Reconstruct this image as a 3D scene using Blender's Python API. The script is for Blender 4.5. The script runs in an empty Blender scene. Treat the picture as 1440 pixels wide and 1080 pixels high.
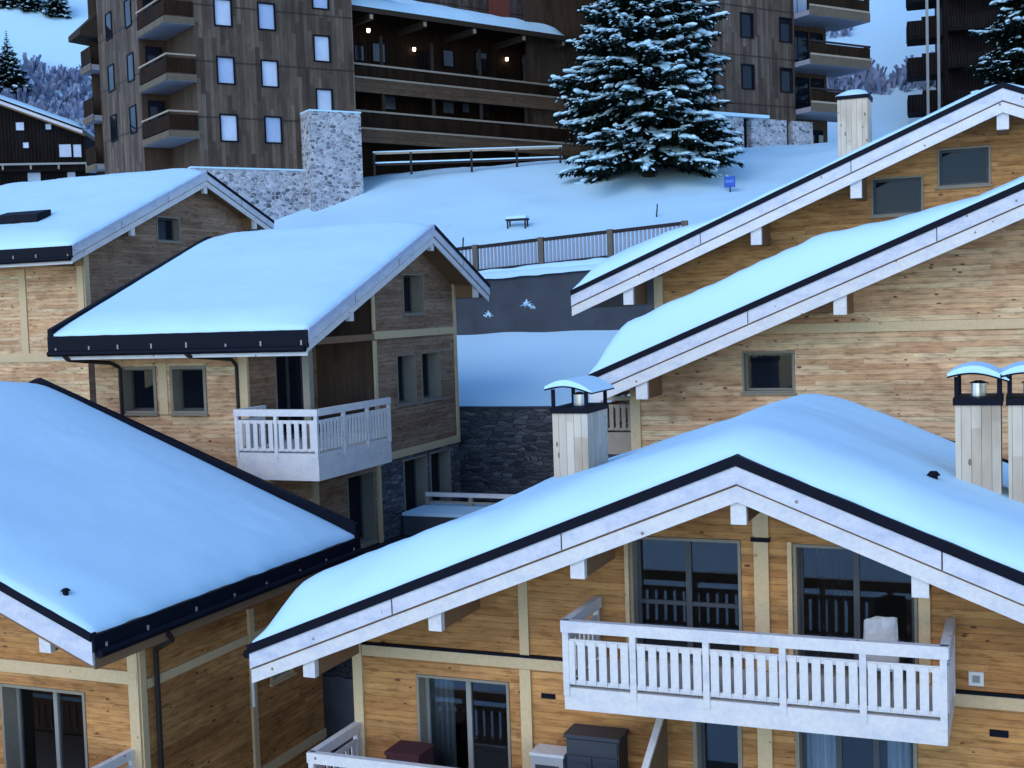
import bpy, math, random
from mathutils import Vector, Matrix, noise
from mathutils.geometry import tessellate_polygon
R = math.radians
random.seed(7)
sc = bpy.context.scene
col = sc.collection

# ------------------------------------------------------------------ materials
class NT:
    def __init__(s, name):
        s.m = bpy.data.materials.new(name); s.m.use_nodes = True
        s.t = s.m.node_tree; s.n = s.t.nodes; s.l = s.t.links
        s.b = s.n['Principled BSDF']
        s.b.inputs['Specular IOR Level'].default_value = .25
    def node(s, typ, ins=None, **kw):
        n = s.n.new(typ)
        for k, v in kw.items(): setattr(n, k, v)
        for k, v in (ins or {}).items(): s.put(n.inputs[k], v)
        return n
    def put(s, sock, v):
        if isinstance(v, bpy.types.NodeSocket): s.l.new(v, sock)
        else: sock.default_value = v
    def math(s, op, a, b=None, c=None):
        n = s.n.new('ShaderNodeMath'); n.operation = op
        for i, v in enumerate((a, b, c)):
            if v is not None: s.put(n.inputs[i], v)
        return n.outputs[0]
    def mix(s, f, a, b, mode='MIX'):
        n = s.n.new('ShaderNodeMix'); n.data_type = 'RGBA'; n.blend_type = mode
        s.put(n.inputs[0], f); s.put(n.inputs[6], a); s.put(n.inputs[7], b)
        return n.outputs[2]
    def ramp(s, f, stops, interp='LINEAR'):
        n = s.n.new('ShaderNodeValToRGB'); n.color_ramp.interpolation = interp
        e = n.color_ramp.elements
        while len(e) < len(stops): e.new(.5)
        for i, (p, c) in enumerate(stops):
            e[i].position = p; e[i].color = (*c, 1) if len(c) == 3 else c
        s.put(n.inputs[0], f)
        return n.outputs[0]
    def coords(s):
        tc = s.node('ShaderNodeTexCoord')
        sx = s.node('ShaderNodeSeparateXYZ', {0: tc.outputs['Object']})
        return tc.outputs['Object'], sx.outputs[0], sx.outputs[1], sx.outputs[2]
    def vec(s, x, y, z=0.0):
        return s.node('ShaderNodeCombineXYZ', {0: x, 1: y, 2: z}).outputs[0]
    def noise(s, v, scale, detail=3, rough=.5, dims='3D'):
        return s.node('ShaderNodeTexNoise', {'Vector': v, 'Scale': scale, 'Detail': detail, 'Roughness': rough}, noise_dimensions=dims).outputs[0]
    def white(s, v):
        return s.node('ShaderNodeTexWhiteNoise', {'Vector': v}, noise_dimensions='3D').outputs['Value']
    def bump(s, h, st, dist):
        n = s.node('ShaderNodeBump', {'Strength': st, 'Distance': dist, 'Height': h})
        s.l.new(n.outputs[0], s.b.inputs['Normal'])
    def out(s, c, rough=.6):
        s.put(s.b.inputs['Base Color'], c); s.put(s.b.inputs['Roughness'], rough)
        return s.m

def c4(c, k=1): return (c[0]*k, c[1]*k, c[2]*k, 1)

def boards(name, tones, h=.135, seg=2.8, knots=.55, vertical=False, gap=.09, storey=0, streak=.35, seed=0., gapk=.6, flat=.0):
    t = NT(name); v, x, y, z = t.coords()
    along = t.math('ADD', x, y)
    if vertical: a, b = z, along
    else: a, b = along, z
    q = t.math('DIVIDE', b, h); row = t.math('FLOOR', q); fr = t.math('FRACT', q)
    rr = t.white(t.vec(row, seed, 3.3))
    sg = t.math('FLOOR', t.math('DIVIDE', t.math('ADD', a, t.math('MULTIPLY', rr, 9.0)), seg))
    rnd = t.white(t.vec(row, sg, seed+1.7))
    rnd2 = t.white(t.vec(row, sg, seed+8.1))
    n = len(tones); av = tuple(sum(k[i] for k in tones)/n for i in range(3))
    c = t.mix(flat, t.ramp(rnd, [(i/(n-1), k) for i, k in enumerate(tones)]), c4(av))
    gv = t.vec(t.math('MULTIPLY', a, 1.3), t.math('ADD', t.math('MULTIPLY', b, 26.0), t.math('MULTIPLY', rnd2, 40.0)), rnd)
    g = t.noise(gv, 1.6, 5, .65)
    c = t.mix(t.math('MULTIPLY', t.ramp(g, [(.35, (1, 1, 1)), (.65, (0, 0, 0))]), streak), c, c4((.30, .17, .09)) if not vertical else c4((.03, .024, .018)), 'MIX')
    g2 = t.noise(t.vec(t.math('MULTIPLY', a, .45), t.math('MULTIPLY', b, 1.3), 4.0), 1.0, 3, .6)
    c = t.mix(.8, c, t.ramp(g2, [(.3, (.55, .50, .46)), (.5, (.95, .94, .93)), (.72, (1.2, 1.2, 1.18))]), 'MULTIPLY')
    if not vertical:
        g3 = t.noise(t.vec(t.math('MULTIPLY', a, 2.2), t.math('MULTIPLY', b, 11.0), 9.0), 1.0, 4, .7)
        c = t.mix(.85, c, t.ramp(g3, [(.34, (.52, .44, .38)), (.47, (.95, .94, .93)), (.7, (1.22, 1.22, 1.2))]), 'MULTIPLY')
    if knots:
        kv = t.vec(t.math('MULTIPLY', a, 1.5), t.math('MULTIPLY', b, 3.4), t.math('MULTIPLY', rnd2, 3.0))
        vo = t.node('ShaderNodeTexVoronoi', {'Vector': kv, 'Scale': 2.1, 'Randomness': 1.0})
        kr = t.white(vo.outputs['Position'])
        k = t.math('LESS_THAN', vo.outputs['Distance'], t.math('MULTIPLY', t.math('POWER', kr, 1.7), .2))
        c = t.mix(t.math('MULTIPLY', k, knots), c, c4((.075, .035, .018)))
    gp = t.math('LESS_THAN', fr, gap)
    c = t.mix(t.math('MULTIPLY', gp, gapk), c, c4((.05, .03, .018)))
    hh = t.math('MULTIPLY', t.math('SUBTRACT', 1.0, gp), 1.0)
    if storey:
        sf = t.math('LESS_THAN', t.math('FRACT', t.math('DIVIDE', t.math('ADD', z, 100.35), storey)), .035)
        c = t.mix(t.math('MULTIPLY', sf, .7), c, c4((.02, .016, .014)))
    t.bump(t.math('ADD', hh, t.math('MULTIPLY', g, .35)), .55, .02)
    if max(av) < .06: t.b.inputs['Specular IOR Level'].default_value = .04
    return t.out(c, .72)

LARCH = boards('larch_cladding', [(0.4144, 0.1714, 0.0448), (0.6126, 0.2979, 0.0918), (0.5051, 0.2274, 0.0650), (0.7202, 0.3797, 0.1310), (0.3685, 0.1456, 0.0392), (0.6272, 0.3102, 0.1008), (0.5365, 0.2531, 0.0784)], h=.11, seg=2.3, gapk=.35, knots=.85, flat=.3)
LARCH2 = boards('larch_cladding_pale', [(0.6399, 0.3456, 0.1714), (0.8500, 0.5325, 0.2913), (0.8500, 0.6730, 0.4021), (0.7669, 0.4396, 0.2319), (0.5544, 0.2900, 0.1371), (0.8500, 0.5971, 0.3427), (0.8108, 0.4861, 0.2821)], h=.12, seg=2.4, seed=5., gapk=.35, knots=.85, flat=.3)
LARCHW = boards('larch_cladding_weathered', [(0.2604, 0.1418, 0.0819), (0.3854, 0.2467, 0.1596), (0.3066, 0.1943, 0.1260), (0.2384, 0.1155, 0.0599), (0.3402, 0.2152, 0.1355), (0.4085, 0.2730, 0.1880)], h=.12, seg=2.3, seed=9., gapk=.4, knots=.8, flat=.3)
OLDB = boards('old_vertical_boards', [(0.0578, 0.0381, 0.0279), (0.1049, 0.0703, 0.0507), (0.1532, 0.1118, 0.0835), (0.0766, 0.0519, 0.0378), (0.2110, 0.1579, 0.1223), (0.0954, 0.0645, 0.0457)], h=.22, seg=2.75, knots=0, vertical=True, gap=.10, storey=2.75, streak=.5)
BROWNB = boards('brown_vertical_boards', [(.06, .034, .022), (.095, .055, .035), (.075, .045, .03), (.11, .066, .043)], h=.2, seg=2.75, knots=0, vertical=True, gap=.1, streak=.45, seed=4.)
DARKB = boards('dark_brown_boards', [(0.015, 0.007, 0.004), (0.025, 0.012, 0.007), (0.020, 0.009, 0.005), (0.032, 0.015, 0.008)], h=.2, seg=2.75, knots=0, vertical=True, gap=.1, streak=.4, seed=6.)  # brown deepened to carry the shade under the gallery block's overhang
BLACKB = boards('black_brown_boards', [(0.0028, 0.0028, 0.0052), (0.0050, 0.0044, 0.0078), (0.0033, 0.0033, 0.0059), (0.0072, 0.0066, 0.0097)], h=.22, seg=3, knots=0, vertical=True, gap=.12, streak=.4, seed=2.)
SPRUCE = boards('pale_spruce_boards', [(.60, .49, .36), (.68, .57, .44), (.55, .43, .31), (.66, .57, .47)], h=.14, seg=4, knots=.7, vertical=True, gap=.06, streak=0.0, seed=3.)

def pale(name, a, b, stain=.0, knots=.5):
    t = NT(name); v, x, y, z = t.coords()
    al = t.math('ADD', x, y)
    g = t.noise(v, 2.3, 4, .6)
    g2 = t.noise(t.vec(t.math('MULTIPLY', al, 2.6), t.math('MULTIPLY', z, 2.6), 1.), 5., 5, .7)
    c = t.mix(g, c4(a), c4(b))
    c = t.mix(t.math('MULTIPLY', t.ramp(g2, [(.4, (0, 0, 0)), (.75, (1, 1, 1))]), .35), c, c4((a[0]*.62, a[1]*.58, a[2]*.55)))
    if stain:
        s_ = t.noise(t.vec(al, t.math('MULTIPLY', z, 2.), 7.), 1.7, 5, .7)
        c = t.mix(t.math('MULTIPLY', t.ramp(s_, [(.45, (0, 0, 0)), (.7, (1, 1, 1))]), stain), c, c4((.42, .45, .56)))
    vo = t.node('ShaderNodeTexVoronoi', {'Vector': v, 'Scale': 2.6})
    k = t.math('LESS_THAN', vo.outputs['Distance'], .075)
    c = t.mix(t.math('MULTIPLY', k, knots), c, c4((.18, .10, .06)))
    t.bump(g2, .15, .01)
    return t.out(c, .65)
WHITE = pale('whitewashed_wood', (.72, .67, .62), (.80, .76, .73), .45, .8)
WHITE2 = pale('frosted_verge_board', (.62, .61, .66), (.76, .74, .76), .75, .7)
POST = pale('planed_spruce', (.64, .455, .245), (.72, .545, .325), 0, .5)
GREYW = pale('grey_brown_reveal_wood', (.24, .205, .155), (.32, .28, .215), 0, .1)
BROWN = pale('brown_purlin_wood', (.22, .12, .06), (.28, .16, .085), 0, .3)

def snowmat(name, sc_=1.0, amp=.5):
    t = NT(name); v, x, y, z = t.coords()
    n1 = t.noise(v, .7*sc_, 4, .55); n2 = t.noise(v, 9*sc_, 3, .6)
    c = t.mix(n1, c4((.53, .79, .93)), c4((.57, .82, .95)))  # the sky's blue cast is mixed into the snow's base colour
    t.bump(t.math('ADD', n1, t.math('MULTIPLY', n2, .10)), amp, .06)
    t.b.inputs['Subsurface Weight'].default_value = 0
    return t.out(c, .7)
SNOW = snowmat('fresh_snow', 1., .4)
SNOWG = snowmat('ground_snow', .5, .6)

def plain(name, c, rough=.5, metal=0, var=.15, scale=3):
    t = NT(name); v, x, y, z = t.coords()
    n = t.noise(v, scale, 4, .6)
    t.b.inputs['Metallic'].default_value = metal
    t.bump(n, .08, .02)
    if max(c) < .05: t.b.inputs['Specular IOR Level'].default_value = .1
    return t.out(t.mix(n, c4(c, 1-var), c4(c, 1+var)), rough)
METAL = plain('dark_sheet_metal', (.005, .006, .013), .6, 0, .3)
PIPE = plain('dark_drain_metal', (.03, .025, .024), .4, 0, .3)
FRAMEG = plain('anthracite_frame', (.075, .08, .09), .5)
FRAMEL = plain('light_grey_frame', (.30, .29, .27), .5)
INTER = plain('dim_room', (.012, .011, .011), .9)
CURT = plain('white_curtain', (.75, .76, .8), .9, 0, .1, 8)
CURTG = plain('grey_curtain', (.34, .34, .33), .9, 0, .25, 8)
STEEL = plain('stainless_flue', (.6, .62, .65), .25, .9)
BLUE = plain('blue_enamel', (.03, .09, .42), .45)
WPLATE = plain('white_plastic', (.75, .75, .73), .4)
CABG = plain('grey_cabinet_paint', (.045, .052, .066), .5)
TAN = plain('brown_shade_panel', (.16, .105, .06), .7)
REDB = plain('dark_red_cushion', (.07, .025, .03), .8)
DARKP = plain('dark_paving', (.03, .03, .034), .6, 0, .5, .8)  # dark tone also keeps snow bounce off the lower walls
PANELG = plain('grey_wall_panel', (.22, .23, .25), .8, 0, .35, 2.5)
CONC = plain('damp_concrete', (.062, .071, .085), .8, 0, .4, 1.2)
BARK = plain('dark_bark', (.035, .027, .02), .9)
TRIMO = plain('ochre_balcony_board', (.13, .10, .068), .7, 0, .35)
RAILD = plain('dark_stained_rail', (.035, .028, .03), .7, 0, .3)
RAILG = plain('weathered_rail_wood', (.36, .29, .22), .7, 0, .3)
ROOFD = plain('dark_roof_soffit', (.045, .032, .024), .8, 0, .3)
SLABL = plain('pale_balcony_underside', (.30, .29, .33), .8, 0, .1)

def glassmat(name, c, rough=.03, ior=1.42):
    t = NT(name); v, x, y, z = t.coords()
    t.b.inputs['IOR'].default_value = ior
    t.b.inputs['Specular IOR Level'].default_value = .3
    n = t.noise(v, .9, 3, .6); t.bump(n, .02, .05)
    return t.out(t.mix(n, c4(c, .7), c4(c, 1.3)), rough)
GLASS = glassmat('dark_window_glass', (.008, .011, .018))
GLASSB = glassmat('pale_blind_glass', (.55, .62, .76), .08)
GLASSC = glassmat('blue_blind_glass', (.40, .50, .70), .08)
GLASSM = glassmat('mid_grey_glass', (.12, .13, .16), .06)  # mid grey tone, between the dark and the pale panes
def clearglass():
    m = bpy.data.materials.new('clear_pane_glass'); m.use_nodes = True
    nt = m.node_tree; nt.nodes.clear()
    o = nt.nodes.new('ShaderNodeOutputMaterial'); mx = nt.nodes.new('ShaderNodeMixShader')
    tr = nt.nodes.new('ShaderNodeBsdfTransparent'); gl = nt.nodes.new('ShaderNodeBsdfGlossy'); fr = nt.nodes.new('ShaderNodeFresnel')
    tr.inputs[0].default_value = (.72, .78, .82, 1); gl.inputs['Roughness'].default_value = .02; fr.inputs[0].default_value = 1.65
    nt.links.new(fr.outputs[0], mx.inputs[0]); nt.links.new(tr.outputs[0], mx.inputs[1]); nt.links.new(gl.outputs[0], mx.inputs[2]); nt.links.new(mx.outputs[0], o.inputs[0])
    return m
CLEAR = clearglass()

def stonemat(name, cols, scale, stretch=1.0, mort=(.35, .36, .38), mw=.05):
    t = NT(name); v, x, y, z = t.coords()
    p = t.vec(t.math('ADD', x, y), t.math('MULTIPLY', z, stretch), t.math('MULTIPLY', t.math('SUBTRACT', x, y), .3))
    wv = t.node('ShaderNodeTexNoise', {'Vector': p, 'Scale': 2.0, 'Detail': 2.0})
    pw = t.node('ShaderNodeMix', {0: .12, 4: p, 5: wv.outputs['Color']}, data_type='VECTOR').outputs[1]
    vo = t.node('ShaderNodeTexVoronoi', {'Vector': pw, 'Scale': scale}, feature='F1')
    ve = t.node('ShaderNodeTexVoronoi', {'Vector': pw, 'Scale': scale}, feature='DISTANCE_TO_EDGE')
    rn = t.white(vo.outputs['Color'])
    n = len(cols); c = t.ramp(rn, [(i/(n-1), k) for i, k in enumerate(cols)])
    g = t.noise(v, 14, 4, .65)
    c = t.mix(.5, c, t.ramp(g, [(.3, (.6, .6, .62)), (.7, (1.2, 1.2, 1.2))]), 'MULTIPLY')
    e = t.math('LESS_THAN', ve.outputs['Distance'], mw)
    c = t.mix(e, c, c4(mort))
    hgt = t.math('MINIMUM', ve.outputs['Distance'], .15)
    t.bump(t.math('ADD', t.math('MULTIPLY', hgt, 3.), t.math('MULTIPLY', g, .15)), .8, .06)
    return t.out(c, .8)
STONEL = stonemat('pale_rubble_masonry', [(.36, .37, .40), (.55, .56, .60), (.10, .11, .13), (.46, .46, .5), (.18, .18, .21), (.62, .62, .66), (.07,.075,.09)], 4.6, 1.5, (.55, .56, .60), .06)
STONED = stonemat('dark_stacked_stone', [(.075, .08, .09), (.13, .135, .15), (.05, .053, .06), (.19, .19, .2), (.10, .10, .115), (.25,.25,.255)], 2.6, 3.6, (.035, .037, .043), .03)

def emit(name, c, s):
    t = NT(name); t.b.inputs['Emission Color'].default_value = (*c, 1); t.b.inputs['Emission Strength'].default_value = s
    return t.out(c4(c), .5)
LAMP = emit('lit_lamp_glass', (1.0, .82, .58), 5.0)

def needlemat():
    t = NT('spruce_needles'); v, x, y, z = t.coords()
    n = t.noise(v, 1.5, 3, .6); n2 = t.noise(v, 14, 2, .5)
    t.b.inputs['Specular IOR Level'].default_value = .05
    c = t.ramp(t.math('ADD', t.math('MULTIPLY', n, .6), t.math('MULTIPLY', n2, .4)), [(.3, (.004, .007, .006)), (.55, (.009, .016, .011)), (.75, (.02, .03, .018))])
    return t.out(c, .7)
NEEDLE = needlemat()
def shrubmat():
    t = NT('bare_shrub_twigs'); v, x, y, z = t.coords()
    n = t.noise(v, .6, 3, .6)
    return t.out(t.ramp(n, [(.3, (.15, .18, .28)), (.7, (.30, .36, .50))]), .9)
SHRUB = shrubmat()

# ------------------------------------------------------------------ mesh building
ZB = {}
def top_of(o):
    while o.parent is not None: o = o.parent
    return o.name
class MB:
    def __init__(s): s.v = []; s.f = []
    def quad(s, *p):
        i = len(s.v); s.v += [tuple(q) for q in p]; s.f.append(tuple(range(i, i+len(p))))
        return s
    def hexa(s, p):     # p: 8 corners, bottom 4 ccw, top 4 ccw
        i = len(s.v); s.v += [tuple(q) for q in p]
        for f in ((0,3,2,1),(4,5,6,7),(0,1,5,4),(1,2,6,5),(2,3,7,6),(3,0,4,7)): s.f.append(tuple(i+k for k in f))
        return s
    def box(s, a, b):
        x0,x1 = sorted((a[0],b[0])); y0,y1 = sorted((a[1],b[1])); z0,z1 = sorted((a[2],b[2]))
        return s.hexa([(x0,y0,z0),(x1,y0,z0),(x1,y1,z0),(x0,y1,z0),(x0,y0,z1),(x1,y0,z1),(x1,y1,z1),(x0,y1,z1)])
    def fbox(s, fr, u0, u1, z0, z1, d0, d1):
        u0,u1 = sorted((u0,u1)); z0,z1 = sorted((z0,z1)); d0,d1 = sorted((d0,d1))
        P = fr.p
        return s.hexa([P(u0,z0,d1),P(u1,z0,d1),P(u1,z0,d0),P(u0,z0,d0),P(u0,z1,d1),P(u1,z1,d1),P(u1,z1,d0),P(u0,z1,d0)])
    def tube(s, a, b, r, r2=None, n=8, cap=True):
        a = Vector(a); b = Vector(b); d = (b-a)
        if d.length < 1e-6: return s
        d.normalize(); t = d.orthogonal().normalized(); w = d.cross(t); r2 = r if r2 is None else r2
        i = len(s.v)
        for c, rr in ((a, r), (b, r2)):
            for k in range(n):
                q = 2*math.pi*k/n; s.v.append(tuple(c + t*math.cos(q)*rr + w*math.sin(q)*rr))
        for k in range(n): s.f.append((i+k, i+(k+1)%n, i+n+(k+1)%n, i+n+k))
        if cap: s.f.append(tuple(i+k for k in range(n-1,-1,-1))); s.f.append(tuple(i+n+k for k in range(n)))
        return s
    def path(s, pts, r, n=8):
        for a, b in zip(pts, pts[1:]): s.tube(a, b, r, n=n)
        return s
    def panel(s, fr, outer, holes=(), depth=.0):
        loops = [[Vector((u, z, 0)) for u, z in outer]] + [[Vector((a, c, 0)), Vector((b, c, 0)), Vector((b, d, 0)), Vector((a, d, 0))] for a, b, c, d in holes]
        flat = [q for l in loops for q in l]
        i = len(s.v); s.v += [tuple(fr.p(q.x, q.y, 0)) for q in flat]
        for tri in tessellate_polygon(loops):
            a, b, c = (flat[k] for k in tri)
            if (b-a).cross(c-a).z < 0: tri = tri[::-1]
            s.f.append(tuple(i+k for k in tri))
        if depth:
            for a, b, c, d in holes:
                P = fr.p
                for (u0,z0),(u1,z1) in (((a,c),(b,c)),((b,c),(b,d)),((b,d),(a,d)),((a,d),(a,c))):
                    s.quad(P(u0,z0,0), P(u1,z1,0), P(u1,z1,-depth), P(u0,z0,-depth))
        return s
    def build(s, name, m, parent=None, smooth=False, at=None):
        me = bpy.data.meshes.new(name)
        v = s.v; zb = ZB.get(top_of(parent), 0.0) if parent is not None else 0.0
        if zb: v = [(x, y, z-zb) for x, y, z in v]      # geometry is written with world heights; a thing's origin lies at its base
        if at is not None: v = [(x-at[0], y-at[1], z-at[2]) for x, y, z in v]
        me.from_pydata(v, [], s.f); me.update()
        me.materials.append(m)
        if smooth:
            for p in me.polygons: p.use_smooth = True
        o = bpy.data.objects.new(name, me); col.objects.link(o)
        if parent is not None: o.parent = parent
        if at is not None: o.location = at
        return o

class Fr:   # a vertical plane: u along, n outward, z up
    def __init__(s, o, u, n):
        s.o = Vector((o[0], o[1], 0)); s.u = Vector((u[0], u[1], 0)).normalized(); s.n = Vector((n[0], n[1], 0)).normalized()
    def p(s, u, z, d=0.0):
        q = s.o + s.u*u + s.n*d; return Vector((q.x, q.y, z))

def tag(o, label, cat, group=None, kind=None):
    if label: o['label'] = label
    if cat: o['category'] = cat
    if group: o['group'] = group
    if kind: o['kind'] = kind
    return o
def thing(name, loc, label, cat, rot=0, group=None):
    o = bpy.data.objects.new(name, None); col.objects.link(o); o.empty_display_size = .3
    o.location = loc; o.rotation_euler = (0, 0, R(rot)); ZB[o.name] = loc[2]; return tag(o, label, cat, group)
def struct(o): o['kind'] = 'structure'; return o
def copy_tree(o, parent=None):
    c = o.copy(); col.objects.link(c)
    if parent is not None: c.parent = parent
    for ch in list(o.children): copy_tree(ch, c)
    return c

# ------------------------------------------------------------------ chalet pieces (root-local coordinates: gable faces -y, ridge along y)
FROST = plain('snow_dusted_flashing', (.46, .53, .66), .75, 0, .3, 5)
def roof(root, zr, sl, xl, xr, y0, y1, bands=(.15, .24, .25), T=.48, snow=True, sr=None, lift=None, soffit=.42, gut=None, seed=0., up=.25, rr_=1.8, rf_=None, frost=False):
    """zr ridge height (top of metal), sl slope, xl/xr eaves, y0 front verge, y1 rear verge"""
    sr = sl if sr is None else sr
    def zz(x): return zr - (sl*-x if x < 0 else sr*x)
    th = bands[0]+bands[1]+.05
    d = MB()
    for a, b in ((xl, 0), (0, xr)):
        za, zb = zz(a)-.03, zz(b)-.03
        d.hexa([(a,y0+.05,za-th),(b,y0+.05,zb-th),(b,y1-.05,zb-th),(a,y1-.05,za-th),(a,y0+.05,za),(b,y0+.05,zb),(b,y1-.05,zb),(a,y1-.05,za)])
    rf = d.build('roof', BROWN, root)
    for a, b in ((xl, 0), (0, xr)):
        za, zb = zz(a), zz(b)
        for (yy, t, q) in ((y0-.03, .16, 0), (y1-.13, .16, up)):
            m = MB(); m.hexa([(a,yy,za-bands[0]),(b,yy,zb-bands[0]),(b,yy+t,zb-bands[0]),(a,yy+t,za-bands[0]),(a,yy,za+q*(1 if b == 0 else .3)),(b,yy,zb+q*(1 if a == 0 else .3)),(b,yy+t,zb+q*(1 if a == 0 else .3)),(a,yy+t,za+q*(1 if b == 0 else .3))])
            m.build('verge_flashing', FROST if frost and b == 0 and q == 0 else METAL, rf)
        za -= bands[0]; zb -= bands[0]
        for k, (hh, ya, yb) in enumerate(((bands[1], y0-.005, y0+.045), (bands[2], y0+.035, y0+.08))):
            if hh <= 0: continue
            m = MB(); g = .035*(k)
            m.hexa([(a,ya,za-hh),(b,ya,zb-hh),(b,yb,zb-hh),(a,yb,za-hh),(a,ya,za+(-g)),(b,ya,zb-g),(b,yb,zb-g),(a,yb,za-g)])
            m.build('verge_board', WHITE2 if k == 0 else WHITE, rf)
            if k == 0 and bands[2]:
                for q in (.33, .68) if b-a > 6 else (.5,):
                    xj = a+(b-a)*q; zj = za+(zb-za)*q
                    MB().box((xj-.009,ya-.004,zj-hh+.005),(xj+.009,ya+.01,zj-.005)).build('board_joint', RAILD, rf)
            za -= hh; zb -= hh
    if snow:
        nx = max(8, int((xr-xl)/.16)); ny = max(8, int((y1-y0)/.16))
        m = MB()
        def e(dd, r):
            q = max(0.0, min(dd/r, 1.0)); return (q*(2-q))**.8
        ya, yb, xa, xb = y0+.04, y1-.04, xl+.03, xr-.03
        for j in range(ny+1):
            y = ya+(yb-ya)*j/ny
            for i in range(nx+1):
                fx = i/nx
                x = xa+(xb-xa)*fx
                base = zr - (sl if x < 0 else sr)*(math.sqrt(x*x+.09)-.12)
                n1 = noise.noise(Vector((x*.55+seed, y*.55, seed))); n2 = noise.noise(Vector((x*2.1, y*2.1, seed+3)))
                n3 = noise.noise(Vector((x*.8+11, y*.8, seed+9)))
                rr = .9+.35*n3
                h = T*(1+.15*n1+.05*n2)*e(y-ya, rr+.5 if rf_ is None else rf_*(1+.4*n3))*e(yb-y, rr_)*e(min(x-xa, xb-x), rr)
                if lift: h *= lift(x, y)
                ex = .045*noise.noise(Vector((x*2.3, y*2.3, seed+21)))
                xo = ex if i in (0, nx) else 0; yo = ex if j in (0, ny) else 0
                m.v.append((x+xo, y+yo, base-.02+h+.012*noise.noise(Vector((x*5, y*5, seed)))*min(1, h*6)))
        W = nx+1
        for j in range(ny):
            for i in range(nx):
                a = j*W+i; m.f.append((a, a+1, a+W+1, a+W))
        ring = [i for i in range(W)] + [j*W+nx for j in range(1, ny+1)] + [ny*W+i for i in range(nx-1, -1, -1)] + [j*W for j in range(ny-1, 0, -1)]
        i0 = len(m.v)
        for k in ring:
            x, y, z = m.v[k]; m.v.append((x, y, z-.12))
        L = len(ring)
        for k in range(L): m.f.append((ring[(k+1) % L], ring[k], i0+k, i0+(k+1) % L))
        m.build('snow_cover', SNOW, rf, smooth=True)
    for side, hgt in (gut or {}).items():
        x = xl if side == 'l' else xr; s_ = -1 if side == 'l' else 1
        z = zz(x)
        m = MB(); m.box((x-s_*.02, y0+.0, z-.04+.02), (x+s_*.05, y1, z-hgt))
        m.build('snow_guard_band', METAL, rf)
        L = y1-y0; n = int(L/1.15)
        for k in range(n+1):
            m = MB()
            y = y0+.25+(L-.5)*k/n
            y += random.uniform(-.12,.12); q = random.uniform(.12,.3)*hgt; m.box((x+s_*.055, y-.022, z-hgt*.86), (x+s_*.07, y+.022, z-hgt*.86+q)).build('guard_bracket', FRAMEL, rf)
        m = MB(); m.tube((x+s_*.09, y0+.05, z-hgt-.03), (x+s_*.09, y1-.05, z-hgt-.03), .075, n=10)
        m.build('gutter', METAL, rf)
        m = MB(); m.box((x-s_*.06, y0+.06, z-hgt-.02), (x-s_*.01, y1-.06, z-hgt-.2))
        m.build('eaves_board', WHITE, rf)
    return rf, zz

def window(root, fr, u0, u1, z0, z1, depth=.28, lining=GREYW, frame=FRAMEG, glass=GLASS, cols=1, rows=(), lin=.06, fw=.055, sill=True, room=False, curtains=(), rail=None, trim=.02):
    """lining proud of the wall by trim; sashes at depth; u0..z1 is the hole in the wall"""
    m = MB()
    e = .004
    m.fbox(fr, u0+e, u0+lin, z0+e, z1-e, trim, -depth-.05).fbox(fr, u1-lin, u1-e, z0+e, z1-e, trim, -depth-.05)
    m.fbox(fr, u0+lin, u1-lin, z1-lin, z1-e, trim-.003, -depth-.05)
    m.fbox(fr, u0+lin, u1-lin, z0+e, z0+lin*.8, trim-.003, -depth-.05)
    w = m.build('window', lining, root)
    a, b, c, d = u0+lin, u1-lin, z0+lin*.8, z1-lin
    m = MB()
    m.fbox(fr, a, a+fw, c, d, -depth+.03, -depth-.03).fbox(fr, b-fw, b, c, d, -depth+.03, -depth-.03)
    m.fbox(fr, a+fw, b-fw, c, c+fw, -depth+.028, -depth-.028).fbox(fr, a+fw, b-fw, d-fw, d, -depth+.028, -depth-.028)
    for k in range(1, cols):
        u = a+(b-a)*k/cols; m.fbox(fr, u-fw*.8, u+fw*.8, c+fw, d-fw, -depth+.035, -depth-.028)
    for r_ in rows:
        m.fbox(fr, a+fw, b-fw, r_-.03, r_+.03, -depth+.02, -depth-.02)
    m.build('frame', frame, w)
    for k in range(cols):
        ua = a+(b-a)*k/cols+.01; ub = a+(b-a)*(k+1)/cols-.01
        MB().fbox(fr, ua, ub, c+.01, d-.01, -depth-.008, -depth-.02).build('pane', glass, w)
    if sill:
        MB().fbox(fr, u0-.04, u1+.04, z0-.05, z0-.002, trim+.05, -.02).build('sill', lining, w)
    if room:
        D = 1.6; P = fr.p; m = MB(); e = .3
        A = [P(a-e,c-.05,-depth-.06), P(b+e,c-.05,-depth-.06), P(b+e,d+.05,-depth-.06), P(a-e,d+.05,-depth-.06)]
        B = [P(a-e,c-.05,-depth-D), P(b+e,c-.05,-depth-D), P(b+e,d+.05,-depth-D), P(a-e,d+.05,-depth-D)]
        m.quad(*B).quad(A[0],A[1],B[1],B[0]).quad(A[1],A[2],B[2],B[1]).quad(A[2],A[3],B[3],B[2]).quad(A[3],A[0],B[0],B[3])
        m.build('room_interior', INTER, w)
    for (ua, ub, cm) in curtains:
        m = MB(); n = 24; P = fr.p
        for k in range(n):
            q0, q1 = k/n, (k+1)/n
            f = lambda q: -depth-.16+.04*math.sin(q*math.pi*9)
            m.quad(P(ua+(ub-ua)*q0,c+.02,f(q0)),P(ua+(ub-ua)*q1,c+.02,f(q1)),P(ua+(ub-ua)*q1,d-.04,f(q1)),P(ua+(ub-ua)*q0,d-.04,f(q0)))
        m.build('curtain', cm, w)
    return w

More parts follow.
